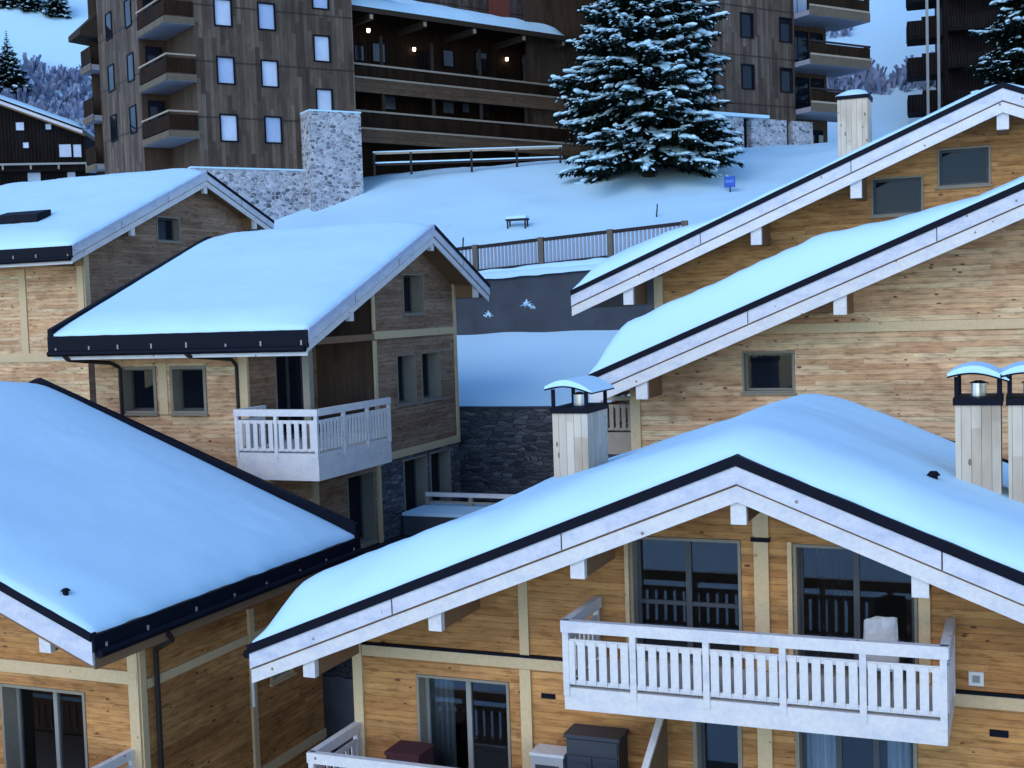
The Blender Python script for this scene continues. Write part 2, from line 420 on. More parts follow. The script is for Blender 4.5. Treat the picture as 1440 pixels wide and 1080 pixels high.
def railing(bal, fr, u0, u1, zt, zf, zb, bays, nb, d=0., ends=(True, True), wood=WHITE, base=True, capw=.17, bw=.115, post=.09):
    """one straight run of railing: cap top zt, deck level zf, bottom of the fascia board zb"""
    if base: MB().fbox(fr, u0+.004, u1-.004, zb, zf+.0, d+.0, d-.05).build('fascia_board', wood, bal)
    capm = MB().fbox(fr, u0-.02, u1+.02, zt-capw, zt, d+.03, d-.09)
    capm.build('handrail', wood, bal)
    mid = MB().fbox(fr, u0+.02, u1-.02, zt-capw-.19, zt-capw-.105, d-.012, d-.045)
    mid.build('top_rail', wood, bal)
    MB().fbox(fr, u0+.02, u1-.02, zf+.045, zf+.115, d-.012, d-.045).build('bottom_rail', wood, bal)
    zA, zB = zf+.06, zt-capw-.12
    pw = post
    for k in range(bays+1):
        if (k == 0 and not ends[0]) or (k == bays and not ends[1]): continue
        u = u0+(u1-u0)*k/bays
        u = min(max(u, u0+pw/2), u1-pw/2)
        MB().fbox(fr, u-pw/2, u+pw/2, zf-.12, zt-capw+.0, d+.022, d-.06).build('post', wood, bal)
    proto = None
    for k in range(bays):
        a = u0+(u1-u0)*k/bays+pw*.5; b = u0+(u1-u0)*(k+1)/bays-pw*.5
        n = nb
        for j in range(n):
            u = a+(b-a)*(j+.5)/n + (0.004*random.uniform(-1, 1))
            if proto is None:
                proto = MB().fbox(fr, u-bw/2, u+bw/2, zA, zB, d+.012, d-.012).build('baluster', wood, bal); pu = u
            else:
                c = proto.copy(); col.objects.link(c); c.location = fr.u*(u-pu)

def chimney(root, x0, x1, y0, y1, zb, zt, hood=True, metal=METAL, snow=True):
    m = MB().box((x0,y0,zb),(x1,y1,zt))
    ch = m.build('chimney', SPRUCE, root)
    MB().box((x0-.03,y0-.03,zt),(x1+.03,y1+.03,zt+.1)).build('chimney_collar', metal, ch)
    if hood:
        m = MB(); r = .028
        for (x, y) in ((x0+.02,y0+.02),(x1-.02,y0+.02),(x1-.02,y1-.02),(x0+.02,y1-.02)):
            MB().box((x-r,y-r,zt+.1),(x+r,y+r,zt+.42)).build('hood_post', metal, ch)
        cx, cy = (x0+x1)/2, (y0+y1)/2
        MB().tube((cx,cy,zt+.08),(cx,cy,zt+.3),.11,n=14).tube((cx,cy,zt+.3),(cx,cy,zt+.34),.15,.04,n=14).build('flue', STEEL, ch)
        # wavy snow-laden lid
        m = MB(); n = 14
        xa, xb = x0-.1, x1+.12
        for th, mat, nm in ((.025, metal, 'hood_plate'), (.1, SNOW, 'hood_snow')):
            m = MB()
            for k in range(n+1):
                q = k/n; x = xa+(xb-xa)*q
                z = zt+.40+.075*math.sin(q*math.pi*1.1+.1) - .03*q
                if nm == 'hood_snow':
                    z0_, z1_ = z+.026, z+.03+.10*max(0., math.sin(q*math.pi*.9+.25))**.7
                else: z0_, z1_ = z, z+th
                e = .1 if nm == 'hood_plate' else .09
                m.v += [(x,y0-e,z0_),(x,y1+e,z0_),(x,y1+e,z1_),(x,y0-e,z1_)]
            for k in range(n):
                i = 4*k
                for a in range(4):
                    b = (a+1)%4; m.f.append((i+a, i+b, i+4+b, i+4+a))
            m.f.append((0,1,2,3)); m.f.append(tuple(4*n+k for k in (3,2,1,0)))
            m.build(nm, mat, ch)
    return ch

def purlin(root, x, ya, yb, zt, h=.34, w=.2):
    p_ = MB().box((x-w/2, ya+.12, zt-h), (x+w/2, yb, zt)).build('purlin', BROWN, root)
    MB().box((x-w/2-.01, ya, zt-h-.01), (x+w/2+.01, ya+.118, zt)).build('purlin_end', WHITE, p_)

def gable_poly(xa, xb, zb, zz, off, ridge=True):
    pts = [(xa, zb), (xb, zb), (xb, zz(xb)-off)]
    if xa < 0 < xb: pts.append((0, zz(0)-off))
    pts.append((xa, zz(xa)-off))
    return pts

def plate(root, fr, u0, u1, z0, z1, d, name='trim_board', m=POST, back=.0):
    return MB().fbox(fr, u0, u1, z0, z1, d, -.03).build(name, m, root)

GB, UB = -11.0, -6.6      # levels of the lower and the upper yard

# ------------------------------------------------------------------ front chalet (gable towards the camera, lower right)
D = thing('chalet', (-3.70, 17.0, GB), 'large chalet in front with a long whitewashed balcony under its wide snowy gable', 'chalet', group='larch clad chalets')
rf, zz = roof(D, -2.13, .4, -8.13, 8.13, 0, 8.2, (.155, .25, .26), T=.46, gut={'r': .3, 'l': .16}, seed=1., rf_=1.0, lift=lambda x, y: 1+.36*max(0., min(1., (-x-1.)/3.)), up=.52, rr_=2.0)
g = Fr((0, 1.6), (1, 0), (0, -1))
holes = [(-2.06,-.30,-5.62,-3.63), (.48,2.25,-5.62,-3.65), (-5.9,-4.19,-8.1,-6.15), (-1.12,-.34,-8.1,-6.35), (.46,2.22,-8.1,-6.38)]
MB().panel(g, gable_poly(-7.1, 7.1, GB, zz, .34), holes, .33).build('gable_wall', LARCH, D)
m = MB()
m.panel(Fr((-7.1, 7.6), (0, -1), (-1, 0)), [(0,GB),(6,GB),(6,zz(-7.1)-.34),(0,zz(-7.1)-.34)])
m.panel(Fr((7.1, 1.6), (0, 1), (1, 0)), [(0,GB),(6,GB),(6,zz(7.1)-.34),(0,zz(7.1)-.34)])
m.panel(Fr((0, 7.6), (-1, 0), (0, 1)), gable_poly(-7.1, 7.1, GB, zz, .34))
m.build('rear_wall', LARCH, D)
window(D, g, *holes[0], depth=.26, lin=.05, cols=2, rows=(-4.72,), glass=CLEAR, room=True, frame=FRAMEG)
window(D, g, *holes[1], depth=.26, lin=.05, cols=2, rows=(), glass=CLEAR, room=True, frame=FRAMEG, curtains=((.75,1.2,INTER),))
window(D, g, *holes[2], depth=.28, lin=.05, cols=2, rows=(), glass=CLEAR, room=True, frame=FRAMEL, curtains=((-5.86,-5.4,CURTG),))
window(D, g, *holes[3], depth=.3, lin=.07, cols=1, glass=CLEAR, room=True)
window(D, g, *holes[4], depth=.28, lin=.06, cols=3, glass=CLEAR, room=True, curtains=((.5,1.05,CURT),(1.75,2.18,CURT)))
for u0, u1, z0, z1, d in ((-.11,.13,-3.57,-2.55,.055),(-.10,.12,-5.6,-3.63,.05),(-.10,.12,-8.1,-5.96,.05),(-3.96,-3.80,-5.66,zz(-3.9)-.35,.05),(-3.98,-3.79,GB,-5.90,.052),(-7.1,-6.92,GB,-5.05,.05)):
    plate(D, g, u0, u1, z0, z1, d, 'wall_post')
plate(D, g, -6.9, 7.1, -5.89, -5.70, .065, 'floor_beam'); plate(D, g, -6.9, 7.1, -5.70, -5.66, .085, 'beam_flashing', METAL)
MB().box((-.13,1.5,-3.63),(.15,1.64,-3.57)).build('post_joint', METAL, D)
for u0, u1, zt, zb in ((-2.14,-2.075,-3.6,-5.6),(.40,.465,-3.62,-5.6),(2.26,2.42,-3.9,-5.6)): plate(D, g, u0, u1, zb, zt, .045, 'window_trim', POST)
for u in (-7.06,-4.76,-2.4,0,2.4,4.76,7.06): purlin(D, u, .09, 1.7, zz(u)-.38, .53 if u else .6, .2)
MB().tube((-8.22,.2,-5.6),(-8.22,.2,-6.5),.035,.025,n=8).build('rain_chain', FRAMEL, D)
# balcony
b = MB().box((-2.6,.05,-5.62),(2.7,1.6,-5.80)).build('balcony', WHITE, D)
f = Fr((0, 0), (1, 0), (0, -1))
railing(b, f, -2.63, 2.73, -4.62, -5.62, -5.95, 5, 6)
railing(b, Fr((-2.63,1.57),(0,-1),(-1,0)), 0, 1.52, -4.62, -5.62, -5.95, 1, 7, ends=(True, False))
railing(b, Fr((2.73,.05),(0,1),(1,0)), 0, 1.52, -4.62, -5.62, -5.95, 1, 7, ends=(False, True))
b2 = MB().box((-7.06,.05,-8.1),(-1.7,1.6,-8.28)).build('balcony', WHITE, D)
railing(b2, f, -7.08, -1.75, -7.08, -8.1, -8.45, 5, 6)
railing(b2, Fr((-7.08,1.57),(0,-1),(-1,0)), 0, 1.52, -7.08, -8.1, -8.45, 1, 7, ends=(True, False))
m = MB(); X = -1.55
m.hexa([(X-.03,.3,-8.1),(X+.03,.3,-8.1),(X+.03,1.58,-8.1),(X-.03,1.58,-8.1),(X-.03,.3,-7.0),(X+.03,.3,-7.0),(X+.03,1.58,-6.3),(X-.03,1.58,-6.3)])
pt = m.build('terrace_partition', TAN, D)
m = MB(); m.hexa([(X-.05,.24,-8.1),(X+.05,.24,-8.1),(X+.05,.295,-8.1),(X-.05,.295,-8.1),(X-.05,.24,-6.98),(X+.05,.24,-6.98),(X+.05,.295,-6.95),(X-.05,.295,-6.95)])
m.hexa([(X-.05,.295,-6.99),(X+.05,.295,-6.99),(X+.05,1.58,-6.29),(X-.05,1.58,-6.29),(X-.05,.295,-6.93),(X+.05,.295,-6.93),(X+.05,1.58,-6.23),(X-.05,1.58,-6.23)])
m.build('partition_edge', WHITE, pt)
vt = MB().fbox(g, 2.93, 3.13, -5.58, -5.38, .04, -.02).build('vent', WPLATE, D)
MB().fbox(g, 2.98, 3.08, -5.53, -5.43, .052, .041).build('grille', FRAMEL, vt)
MB().fbox(g, 3.2, 3.45, -6.3, -6.2, .02, -.02).build('vent', METAL, D)
MB().fbox(g, -3.62, -3.38, -6.36, -6.28, .02, -.02).build('vent', METAL, D)
chimney(D, -3.98, -3.33, 3.45, 4.55, -3.9, -1.88)
chimney(D, 2.74, 3.37, 2.5, 3.5, -3.7, -1.66)
chimney(D, 3.47, 4.1, 2.5, 3.5, -4.0, -1.66)

for x, y, h in ((2.47,1.85,.5),):
    v_ = MB().tube((x,y,zz(x)-.1),(x,y,zz(x)+h),.06,n=10).build('roof_vent', METAL, D); MB().tube((x,y,zz(x)+h),(x,y,zz(x)+h+.06),.1,.05,n=10).build('vent_cap', METAL, v_)
# things on the front chalet's balconies
st = thing('balcony_chair', (-1.93, 18.15, -5.62), 'pale fleece covered chair back rising behind the long balcony rail', 'chair')
m = MB()
nx, nz = 14, 12
for layer, y in ((0, -.07), (1, .09)):
    for j in range(nz+1):
        for i in range(nx+1):
            u = -1+2*i/nx; w = j/nz
            edge = max(0, 1-max(abs(u), abs(2*w-1))**4)
            x = u*.25*(1-.08*w); z = -5.2+.63*w-.1*max(0, -u-.3)*w+.02*noise.noise(Vector((u*3, w*3, 2.)))
            yy = .04+(y-.01)*edge**.4 + .035*noise.noise(Vector((x*9, z*9, layer*5.)))
            m.v.append((x, yy, z))
W = nx+1; L = W*(nz+1)
for j in range(nz):
    for i in range(nx):
        a = j*W+i; m.f.append((a, a+1, a+W+1, a+W)); m.f.append((L+a, L+a+W, L+a+W+1, L+a+1))
for j in range(nz):
    a = j*W; m.f.append((a, a+W, L+a+W, L+a)); a += nx; m.f.append((a, L+a, L+a+W, a+W))
for i in range(nx):
    m.f.append((i, L+i, L+i+1, i+1)); a = nz*W+i; m.f.append((a, a+1, L+a+1, L+a))
fl = plain('grey_white_fleece', (.55, .54, .53), .9, 0, .35, 9)
m.build('fleece_back', fl, st, smooth=True)
MB().box((-.25,-.45,-5.22),(.25,.02,-5.14)).build('seat', WHITE, st)
for x in (-.22,.22):
    for y in (-.42,.0): MB().box((x-.02,y-.02,-5.62),(x+.02,y+.02,-5.22)).build('leg', WHITE, st)

cab = thing('storage_cabinet', (-6.3, 18.35, -8.1), 'tall anthracite double door cabinet against the larch wall under the long balcony', 'cabinet')
MB().box((-.43,-.25,-8.1),(.43,.2,-6.78)).build('carcass', CABG, cab)
MB().box((-.46,-.3,-6.78),(.46,.22,-6.72)).build('lid', CABG, cab)
for a, b_ in ((-.41,-.015),(.015,.41)):
    dr = MB().box((a,-.275,-8.05),(b_,-.252,-7.06)).build('door', CABG, cab)
    m = MB()
    for z0 in (-7.9,-7.5): m.box((a+.06,-.285,z0),(b_-.06,-.276,z0+.34))
    m.build('door_panel', CABG, dr)
MB().box((-.41,-.275,-7.02),(.41,-.252,-6.80)).build('drawer_front', CABG, cab)
ac = thing('heat_pump', (-7.07, 18.3, -8.1), 'low pale grey outdoor unit beside the anthracite cabinet', 'outdoor unit')
MB().box((-.27,-.2,-8.0),(.27,.18,-7.14)).build('casing', plain('pale_grey_casing', (.42,.42,.41), .5), ac)
MB().box((-.29,-.22,-7.14),(.29,.2,-7.09)).build('lid', WHITE, ac)
MB().box((-.2,-.21,-7.75),(.2,-.203,-7.28)).build('grille', CABG, ac)
for x in (-.2,.2): MB().box((x-.05,-.15,-8.1),(x+.05,.15,-8.0)).build('foot', METAL, ac)
bq = thing('cushion_box', (-9.5, 18.1, -8.1), 'low dark red box on the terrace at the left corner of the front chalet', 'box')
MB().box((-.3,-.3,-8.1),(.3,.25,-7.3)).build('body', REDB, bq)
MB().box((-.32,-.32,-7.3),(.32,.27,-7.24)).build('lid', REDB, bq)

# ------------------------------------------------------------------ lower left chalet
E_ = thing('chalet', (-23.3, 16.0, GB), 'lower left chalet whose broad snowy roof ends in a dark eave over shaded boards', 'chalet', group='larch clad chalets')
rf, zz = roof(E_, -1.49, .4, -9.1, 9.1, 0, 8.9, (.12, .40, 0), T=.24, gut={'r': .3}, seed=4., up=.3, rr_=2.6)
g = Fr((0, 2.0), (1, 0), (0, -1)); W_ = 8.35
h1 = (5.05, 7.1, -8.85, -6.87)
MB().panel(g, gable_poly(-8.3, W_, GB, zz, .38), [h1], .4).build('gable_wall', LARCH, E_)
m = MB()
sd = Fr((W_, 2.0), (0, 1), (1, 0))
hs_ = (4.2,5.1,-7.85,-7.0)
m.panel(sd, [(0,GB),(6.3,GB),(6.3,zz(W_)-.38),(0,zz(W_)-.38)], [hs_], .25).build('side_wall', LARCH, E_)
MB().panel(Fr((0, 8.3), (-1, 0), (0, 1)), gable_poly(-W_, 8.3, GB, zz, .38)).build('rear_wall', LARCH, E_)
window(E_, g, *h1, depth=.36, lin=.06, cols=2, frame=FRAMEL, glass=CLEAR, room=True, curtains=((6.55, 7.02, CURT),))  # pale curtain added in place of the reflection on the right pane
plate(E_, g, -8.3, W_, -6.62, -6.38, .06, 'floor_beam')
plate(E_, g, W_-.2, W_+.02, GB, zz(W_)-.42, .05, 'corner_post')
plate(E_, sd, .0, .16, GB, -6.0, .05, 'corner_post'); plate(E_, sd, 3.45, 3.62, -9.6, -6.05, .06, 'wall_post')
plate(E_, sd, .2, 6.3, -6.75, -6.58, .05, 'floor_beam'); plate(E_, sd, .2, 6.3, -9.7, -9.5, .05, 'floor_beam')
MB().path([(W_+.80,1.9,-5.6),(W_+.76,2.05,-5.75),(W_+.14,2.35,-6.05),(W_+.12,2.35,GB)], .05).build('downpipe', PIPE, E_)
for u in (5.0, 8.03): purlin(E_, u, .08, 2.05, zz(u)-.40, .42, .22)
vy, vx = .45, 8.2
v_ = MB().tube((vx,vy,zz(vx)-.05),(vx,vy,zz(vx)+.22),.05,n=10).build('roof_vent', METAL, E_); MB().tube((vx,vy,zz(vx)+.22),(vx,vy,zz(vx)+.26),.09,.04,n=10).build('vent_cap', METAL, v_)
for k in range(2):
    MB().box((W_-.02, 2.9+2.3*k, zz(W_)-.42),(W_+.72, 3.05+2.3*k, zz(W_)-.56)).build('eaves_beam', BROWN, E_)
window(E_, sd, *hs_, depth=.2, lin=.07, lining=POST)
b = MB().box((3,.1,-8.85),(8.16,2.0,-9.0)).build('balcony', WHITE, E_)
railing(b, Fr((8.18,.1),(0,1),(1,0)), 0, 1.88, -7.82, -8.85, -9.2, 2, 5, wood=WHITE)
railing(b, Fr((0,.1),(1,0),(0,-1)), 3.0, 8.18, -7.82, -8.85, -9.2, 5, 5)

# ------------------------------------------------------------------ middle left chalet (gable turned to the right)
B = thing('chalet', (-16.29, 33.83, UB), 'middle chalet with a corner loggia and a small wrap-around whitewashed balcony', 'chalet', rot=90, group='larch clad chalets')
rf, zz = roof(B, 2.56, .398, -7.33, 4.05, 0, 8.14, (.12, .23, .22), T=.26, sr=.44, gut={'l': .46}, seed=7., frost=True, up=.17, rr_=2.0)
def zl(x): return zz(x)-.33
g = Fr((0, .85), (1, 0), (0, -1))
hu = [(-.55,.85,-.1,1.12), (-1.12,.12,-2.78,-1.28), (.5,1.85,-2.78,-1.28)]
MB().panel(g, [(-2.53,-4.1),(3.07,-4.1),(3.07,zl(3.07)),(0,zl(0)),(-2.53,zl(-2.53))], hu, .5).build('gable_wall', LARCHW, B)
hl = [(-4.3,-2.75,-6.5,-4.45), (-.95,.66,-6.55,-4.42), (.85,2.35,-6.55,-4.42)]
MB().panel(g, [(-6.03,UB),(-2.4,UB),(-2.4,-4.1),(-6.03,-4.1)], hl[:1], .5).build('lower_wall', LARCHW, B)
MB().panel(g, [(-2.4,UB),(3.07,UB),(3.07,-4.1),(-2.4,-4.1)], hl[1:], .5).build('stone_wall', STONED, B)
f = Fr((-6.03, 0), (0, -1), (-1, 0))
hf = [(-6.86,-5.66,-2.58,-1.28), (-5.2,-4.02,-2.58,-1.28)]
MB().panel(f, [(-7.75,UB),(-2.71,UB),(-2.71,zl(-6.03)),(-7.75,zl(-6.03))], hf, .42).build('front_wall', LARCH2, B)
MB().panel(f, [(-2.71,UB),(-.85,UB),(-.85,-4.1),(-2.71,-4.1)]).build('lower_wall', LARCH2, B)
lw = Fr((-6.03, 2.71), (1, 0), (0, -1)); hd = (1.3, 2.95, -3.42, -1.05)
MB().panel(lw, [(0,-4.1),(3.5,-4.1),(3.5,zl(-2.53)),(0,zl(-6.03))], [hd], .2).build('loggia_wall', LARCHW, B)
bwf = Fr((-2.53, 0), (0, -1), (-1, 0))
MB().panel(bwf, [(-2.71,-4.1),(-.85,-4.1),(-.85,zl(-2.53)),(-2.71,zl(-2.53))]).build('loggia_wall', BROWNB, B)
m = MB(); m.panel(Fr((3.07,.85),(0,1),(1,0)), [(0,UB),(6.9,UB),(6.9,zl(3.07)),(0,zl(3.07))])
m.panel(Fr((0,7.75),(-1,0),(0,1)), [(-3.07,UB),(6.03,UB),(6.03,zl(-6.03)),(0,zl(0)),(-3.07,zl(3.07))])
m.build('rear_wall', LARCHW, B)
for k, h in enumerate(hu): window(B, g, *h, depth=.42, lin=.05, frame=FRAMEG)
for h in hl: window(B, g, *h, depth=.40, lin=.06, frame=FRAMEG)
for h in hf: window(B, f, *h, depth=.36, lin=.09, frame=FRAMEG, trim=.035)
window(B, lw, *hd, depth=.14, lin=.06, cols=2, frame=FRAMEG)
for fr_, u0, u1, z0, z1, d in ((g,-2.53,3.07,-.78,-.56,.05),(g,-2.5,3.07,-4.32,-4.1,.05),(g,-2.53,-2.36,-4.1,-.82,.045),(g,2.92,3.09,-4.1,zl(3.0)-.1,.045),(g,-2.53,-2.38,-.52,zl(-2.45)-.05,.044),
        (g,-2.62,-2.44,UB,-4.36,.07),(f,-2.95,-2.68,-4.05,zl(-6.03)-.1,.07),(f,-5.58,-5.3,-2.6,-1.2,.03),(g,-6.05,-5.8,UB,-4.15,.04)):
    plate(B, fr_, u0, u1, z0, z1, d, 'wall_post' if z1-z0 > .5 else 'floor_beam')
MB().box((-6.0,.8,-.62),(-2.5,1.05,-.8)).build('loggia_beam', BROWN, B)
MB().box((-6.1,.78,-3.45),(-5.9,.98,zl(-6.03))).build('loggia_post', GREYW, B)
for u in (-5.0, 0.0, 3.2): purlin(B, u, .08, .9, zz(u)-.36, .42, .2)
b = MB().box((-7.27,-.1,-3.45),(-3.56,.84,-3.62)).box((-7.27,.84,-3.451),(-6.05,2.24,-3.62)).box((-6.05,.841,-3.452),(-2.55,2.70,-3.62)).build('balcony', WHITE, B)
railing(b, Fr((-7.33,0),(0,-1),(-1,0)), -2.26, .15, -2.35, -3.45, -4.13, 2, 5, bw=.125)
railing(b, Fr((-7.33,-.15),(1,0),(0,-1)), .06, 3.82, -2.35, -3.45, -4.13, 3, 7, ends=(False, True), bw=.1)
railing(b, Fr((-6.05,2.26),(-1,0),(0,1)), 0, 1.2, -2.35, -3.45, -4.13, 1, 5, ends=(True, False))
MB().path([(-7.43,7.55,-.9),(-7.35,7.5,-1.02),(-6.3,6.95,-1.16),(-6.13,6.8,-1.3),(-6.13,6.8,UB)], .055).build('downpipe', PIPE, B)
MB().path([(-7.43,3.6,-.9),(-7.38,3.55,-.98),(-6.3,3.0,-1.12),(-6.12,2.98,-1.3),(-6.12,2.98,-6.4)], .05).build('downpipe', PIPE, B)

# ------------------------------------------------------------------ back left chalet
A = thing('chalet', (-29.2, 40.6, UB), 'farthest left chalet with its gable tucked below the pale stone wall', 'chalet', rot=90, group='larch clad chalets')
rf, zz = roof(A, 5.66, .409, -7.6, 4.55, 0, 11, (.12, .24, .24), T=.28, sr=.37, gut={'l': .42}, seed=11., frost=True)
def zl(x): return zz(x)-.34
g = Fr((0, .65), (1, 0), (0, -1)); hw = (-2.35, -.95, 2.9, 3.85)
MB().panel(g, [(-6.4,UB),(3.6,UB),(3.6,zl(3.6)),(0,zl(0)),(-6.4,zl(-6.4))], [hw], .4).build('gable_wall', LARCHW, A)
f = Fr((-6.4, 0), (0, -1), (-1, 0))
MB().panel(f, [(-10.5,UB),(-.65,UB),(-.65,zl(-6.4)),(-10.5,zl(-6.4))]).build('front_wall', LARCH2, A)
MB().panel(Fr((3.6,.65),(0,1),(1,0)), [(0,UB),(9.8,UB),(9.8,zl(3.6)),(0,zl(3.6))]).build('rear_wall', LARCHW, A)
window(A, g, *hw, depth=.3, lin=.06)
for fr_, u0, u1, z0, z1, d in ((f,-3.5,-3.2,-1.1,1.9,.05),(f,-10.5,-.64,-1.36,-1.06,.06),(f,-.9,-.65,-1.05,1.9,.05),(g,-6.4,-6.15,.2,zl(-6.4)-.05,.05),(g,-6.4,3.6,-1.36,-1.06,.06)):
    plate(A, fr_, u0, u1, z0, z1, d, 'wall_post' if z1-z0 > .5 else 'floor_beam')
MB().box((-7.5,1.0,1.9),(-6.35,1.16,2.06)).build('eaves_beam', BROWN, A)
for u in (-4.4, 0, 3.3): purlin(A, u, .08, .7, zz(u)-.36, .5, .2)
sk = MB().hexa([(-5.9,3.0,3.55),(-5.9,5.0,3.55),(-5.2,5.0,3.85),(-5.2,3.0,3.85),(-5.9,3.0,3.86),(-5.9,5.0,3.86),(-5.2,5.0,4.05),(-5.2,3.0,4.05)]).build('roof_window', METAL, A)

# ------------------------------------------------------------------ the two chalets on the right
C2 = thing('chalet', (2.0, 28.0, UB), 'right hand chalet with one square window in its tall blank larch gable', 'chalet', group='larch clad chalets')
rf, zz = roof(C2, 3.04, .4054, -11.57, 9, 0, 5.38, (.15, .29, .30), T=.70, seed=15., rf_=.6, lift=lambda x, y: max(.22, min(1.3, .25+(-x-3.)*.31)))
g = Fr((0, 1.4), (1, 0), (0, -1)); hw = (-8.2, -6.96, -2.2, -1.22)
MB().panel(g, gable_poly(-10.95, 9, UB, zz, .44), [hw], .35).build('gable_wall', LARCH2, C2)
m = MB(); m.panel(Fr((-10.95,5.3),(0,-1),(-1,0)), [(0,UB),(3.9,UB),(3.9,zz(-10.95)-.44),(0,zz(-10.95)-.44)]); m.build('side_wall', LARCH2, C2)
window(C2, g, *hw, depth=.22, lin=.05, frame=GREYW, sill=True)
plate(C2, g, -9.2, 1.88, -.82, -.6, .03, 'floor_beam'); plate(C2, g, 1.9, 2.04, UB, zz(1.9)-.5, .05, 'wall_post')
plate(C2, g, -10.97, -10.72, UB, zz(-10.85)-.5, .06, 'corner_post')
for u in (-10.3, -5.74, -1.2, 0): purlin(C2, u, .1, 1.5, zz(u)-.48, .62, .26)
b = MB().box((-11.8,1.75,-3.25),(-10.95,4.8,-3.4)).build('balcony', RAILG, C2)
railing(b, Fr((-11.85,1.7),(1,0),(0,-1)), 0, .88, -2.3, -3.2, -3.75, 1, 5, wood=RAILG, capw=.1, bw=.1)
railing(b, Fr((-11.85,4.8),(0,-1),(-1,0)), 0, 3.1, -2.3, -3.2, -3.75, 3, 6, wood=RAILG, capw=.1, bw=.1, ends=(True, False))

C1 = thing('chalet', (-.44, 32.0, UB), 'upper right chalet with two small windows close under its long white verge', 'chalet', group='larch clad chalets')
rf, zz = roof(C1, 4.92, .4126, -10.93, 11, 0, 10, (.14, .28, .28), T=.42, seed=19., rf_=.7, lift=lambda x, y: max(.35, min(1.25, .75+(-x-8.)*.33)))
g = Fr((0, 1.4), (1, 0), (0, -1)); hs = [(-3.18,-1.9,2.03,3.0), (-1.56,-.3,2.66,3.63)]
MB().panel(g, gable_poly(-8.96, 9, UB, zz, .42), hs, .3).build('gable_wall', LARCH, C1)
m = MB(); m.panel(Fr((-8.96,9.5),(0,-1),(-1,0)), [(0,UB),(8.1,UB),(8.1,zz(-8.96)-.42),(0,zz(-8.96)-.42)]); m.build('side_wall', LARCHW, C1)
for h in hs: window(C1, g, *h, depth=.2, lin=.05, frame=FRAMEG, glass=GLASS)
plate(C1, g, -8.98, -8.74, -3, zz(-8.85)-.55, .06, 'corner_post')
for u in (-9.35, -5.9, -3.4, 0): purlin(C1, u, .12, 1.5, zz(u)-.46, .62, .25)
ch = chimney(C1, -4.2, -3.4, 3.0, 3.9, 3.0, 5.3, hood=False)
m = MB()
for j in range(7):
    for i in range(7):
        x = -4.25+.9*i/6; y = 2.95+1.0*j/6
        m.v.append((x, y, 5.4+.2*(max(0, 1-(abs(i-3)/3)**3)*max(0, 1-(abs(j-3)/3)**3))))
for j in range(6):
    for i in range(6): a = j*7+i; m.f.append((a, a+1, a+8, a+7))
m.build('chimney_snow', SNOW, ch, smooth=True)

# ------------------------------------------------------------------ yards, bank, terrace wall
def sheet(name, xs, ys, zf, m, smooth=True):
    b = MB()
    for y in ys:
        for x in xs: b.v.append((x, y, zf(x, y)))
    W = len(xs)
    for j in range(len(ys)-1):
        for i in range(W-1): a = j*W+i; b.f.append((a, a+1, a+W+1, a+W))
    return struct(b.build(name, m, smooth=smooth))
def rng(a, b, s):
    n = max(1, int(round((b-a)/s))); return [a+(b-a)*i/n for i in range(n+1)]
N = lambda x, y, s, k=0.: noise.noise(Vector((x*s, y*s, k)))
sheet('bounce_cut_ground', rng(-60, 40, 2), rng(9, 26.3, 1), lambda x, y: GB+.03*N(x, y, .4), DARKP)  # unseen dark ground, added over the snow to cut bounce onto the walls
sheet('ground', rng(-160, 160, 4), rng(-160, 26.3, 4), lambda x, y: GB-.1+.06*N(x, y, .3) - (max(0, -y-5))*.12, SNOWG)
sheet('yard', rng(-60, 40, 1), rng(26.3, 47.5, .7), lambda x, y: UB+.04*N(x, y, .4), DARKP)
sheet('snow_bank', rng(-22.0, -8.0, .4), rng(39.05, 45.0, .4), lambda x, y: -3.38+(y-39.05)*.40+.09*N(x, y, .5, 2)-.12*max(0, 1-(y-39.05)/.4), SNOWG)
w = thing('retaining_wall', (-13.5, 39.2, UB), 'dark stacked stone wall below the smooth snow bank behind the front chimney', 'wall')
MB().box((-8.5,-.2,UB),(5.5,.2,-3.42)).build('masonry', STONED, w)
m = MB().box((-8.5,-.24,-3.42),(5.5,.15,-3.36)); m.build('coping', CONC, w)
w = thing('retaining_wall', (-14.5, 45.2, -1.6), 'dark damp concrete wall under the snowy railing at the top of the bank', 'wall')
m = MB(); m.hexa([(-7,-.2,-1.6),(7,-.2,-1.6),(7,.25,-1.6),(-7,.25,-1.6),(-7,-.2,1.15),(7,-.2,1.55),(7,.25,1.55),(-7,.25,1.15)])
m.build('concrete_face', CONC, w)
m = MB(); n = 40
for i in range(n+1):
    x = -7+14*i/n; zt = 1.15+.4*i/n; e = .05*N(x, 0, 1.3)
    m.v += [(x,-.34-.5*abs(e),zt-.02-.12*abs(N(x,3,.8))),(x,-.3,zt+.12+e),(x,.0,zt+.2+e),(x,.5,zt+.16)]
for i in range(n):
    for k in range(3): a = 4*i+k; m.f.append((a, a+4, a+5, a+1))
m.build('snow_ledge', SNOW, w, smooth=True)
def splat(x, z, r):
    m = MB(); n = 16
    for k in range(n):
        a = 2*math.pi*k/n; rr = r*(1+.55*math.sin(k*2.7+x*3)+.3*math.sin(k*5.1)); m.v.append((x+rr*math.cos(a)*1.3, -.21, z+rr*math.sin(a)*.8))
    m.v.append((x, -.27, z)); 
    for k in range(n): m.f.append((k, (k+1) % n, n))
    m.build('snow_splat', SNOW, w)
for x, z, r in ((-4.95,-.25,.13),(-3.3,.12,.15),(-3.05,-.02,.08),(-.2,.3,.1),(-1.2,-.1,.05)): splat(x, z, r)
